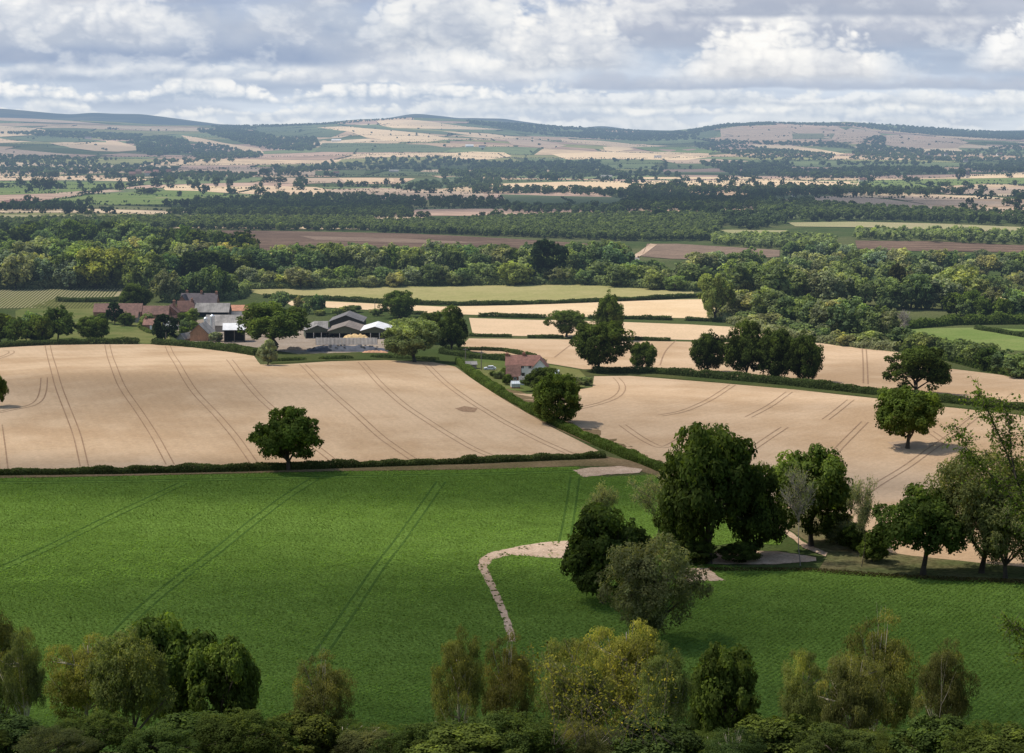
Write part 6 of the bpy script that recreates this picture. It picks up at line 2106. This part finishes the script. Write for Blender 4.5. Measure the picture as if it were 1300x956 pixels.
def shade_clouds():
    """added cloud sheet, out of view overhead, shaped to shade the fields; each soft patch sits on the line from its shadow to the sun"""
    ALT = 1000.0
    spots = [  # photo place of the shadow, half sizes in metres across / along, density
        (430, 612, 200, 24, .5), (120, 615, 130, 22, .35), (260, 735, 130, 22, .22), (880, 612, 60, 40, .2), (80, 850, 120, 60, .3), (520, 770, 70, 30, .2), (650, 770, 40, 30, .2), (1090, 800, 150, 70, .6), (760, 930, 120, 30, .5), (900, 880, 90, 60, .4), (400, 950, 260, 36, .6), (1300, 940, 200, 50, .7),
        (1000, 560, 150, 70, .25), (940, 650, 70, 40, .25), (300, 495, 200, 26, .24), (60, 500, 80, 50, .3), (640, 560, 90, 40, .22), (540, 470, 60, 40, .2), (200, 590, 90, 16, .15),
        (1250, 480, 120, 60, .3),
        (760, 258, 420, 220, .75), (300, 267, 260, 90, .75), (900, 258, 260, 220, .8), (470, 252, 240, 160, .5), (1120, 257, 260, 150, .55), (1250, 245, 300, 160, .4),
        (620, 214, 700, 420, .5), (120, 214, 500, 380, .45), (1130, 216, 700, 420, .55), (360, 222, 300, 260, .4),
        (1060, 172, 1500, 1500, .62), (700, 168, 600, 700, .6), (60, 192, 500, 700, .45), (200, 165, 700, 1100, .45), (330, 180, 300, 900, .35), (600, 180, 250, 500, .2),
    ]
    C = Pm([s[0] for s in spots], [s[1] for s in spots])
    off = np.array([sd.x / sd.z, sd.y / sd.z])
    ys = np.concatenate([np.arange(-900, 2200, 16.0), np.geomspace(2200, 10600, 150)])
    ts = np.linspace(-1, 1, 190)
    X = off[0] * ALT + ts[None, :] * (500 + np.maximum(ys, 0) * .48)[:, None]
    Y = np.repeat(ys[:, None], len(ts), 1) + 0
    dens = np.zeros_like(X)
    for c, s in zip(C, spots):
        a = ALT - c[2]
        cx, cy = c[0] + off[0] * a, c[1] + off[1] * a
        wx = X + s[2] * .5 * (fbm(X / (s[2] * .9), Y / (s[3] * .9), 3, 3) - .5)
        wy = Y + s[3] * .5 * (fbm(X / (s[2] * .9), Y / (s[3] * .9), 8, 3) - .5)
        r2 = ((wx - cx) / s[2]) ** 2 + ((wy - cy) / s[3]) ** 2
        g = s[4] * (1 - smooth((np.sqrt(r2) - .55) / .75))
        dens = 1 - (1 - dens) * (1 - g)
    Z = ALT + 40 * dens
    n, m = X.shape
    V = np.stack([X, Y, Z], 2).reshape(-1, 3)
    i = (np.arange(n - 1)[:, None] * m + np.arange(m - 1)[None, :]).ravel()
    L = np.stack([i, i + 1, i + m + 1, i + m], 1)
    dk = dens.ravel()
    keep = dk[L].max(1) > .004
    L = L[keep]
    me = raw_mesh("sky_clouds", V, L.ravel(), np.full(len(L), 4))
    fattr(me, "dens", dk, "POINT")
    t = NT("shade_cloud")
    tr = t.n("ShaderNodeBsdfTransparent")
    tl = t.n("ShaderNodeBsdfTranslucent")
    tl.inputs[0].default_value = (.9, .9, .92, 1)
    mx = t.n("ShaderNodeMixShader")
    t.set(mx.inputs[0], t.attr("dens").outputs["Fac"])
    t.t.links.new(tr.outputs[0], mx.inputs[1])
    t.t.links.new(tl.outputs[0], mx.inputs[2])
    link("sky_clouds", me, t.finish(mx.outputs[0]), kind="structure")


shade_clouds()


def haze():
    """thin summer haze lying in the valley; its own glow stands in for scattered light"""
    b = MB().box(-12000, 12000, HAZE_Y0, 9900, -60, 185)
    t = NT("glowing_haze")
    ab = t.n("ShaderNodeVolumeAbsorption")
    ab.inputs[0].default_value = (0, 0, 0, 1)
    DENS = HAZE_D
    ab.inputs[1].default_value = DENS
    em = t.n("ShaderNodeEmission")
    em.inputs[0].default_value = (*HAZE_C, 1)
    em.inputs[1].default_value = DENS * 1.0
    ad = t.n("ShaderNodeAddShader")
    t.t.links.new(ab.outputs[0], ad.inputs[0])
    t.t.links.new(em.outputs[0], ad.inputs[1])
    t.t.links.new(ad.outputs[0], t.out.inputs["Volume"])
    o = b.build("haze", t.m, kind="structure")


haze()

# ------------------------------------------------------------------ camera and view
cam = bpy.data.cameras.new("camera")
cam.sensor_width = 36.0
cam.lens = 36.0 * FPX / PW
cam.clip_start = 1.0
cam.clip_end = 60000
co = bpy.data.objects.new("camera", cam)
co.location = (0, 0, EYE)
co.rotation_euler = (math.pi / 2 - PITCH, 0, 0)
COL.objects.link(co)
scene.camera = co
scene.view_settings.view_transform = "Standard"
scene.view_settings.look = "None"
scene.view_settings.exposure = 0
scene.view_settings.gamma = 1
scene.cycles.max_bounces = 5
scene.cycles.diffuse_bounces = 3
scene.cycles.transmission_bounces = 3
scene.cycles.transparent_max_bounces = 12
scene.cycles.volume_bounces = 0
print("objects", len(bpy.data.objects), "faces", sum(len(m.polygons) for m in bpy.data.meshes))
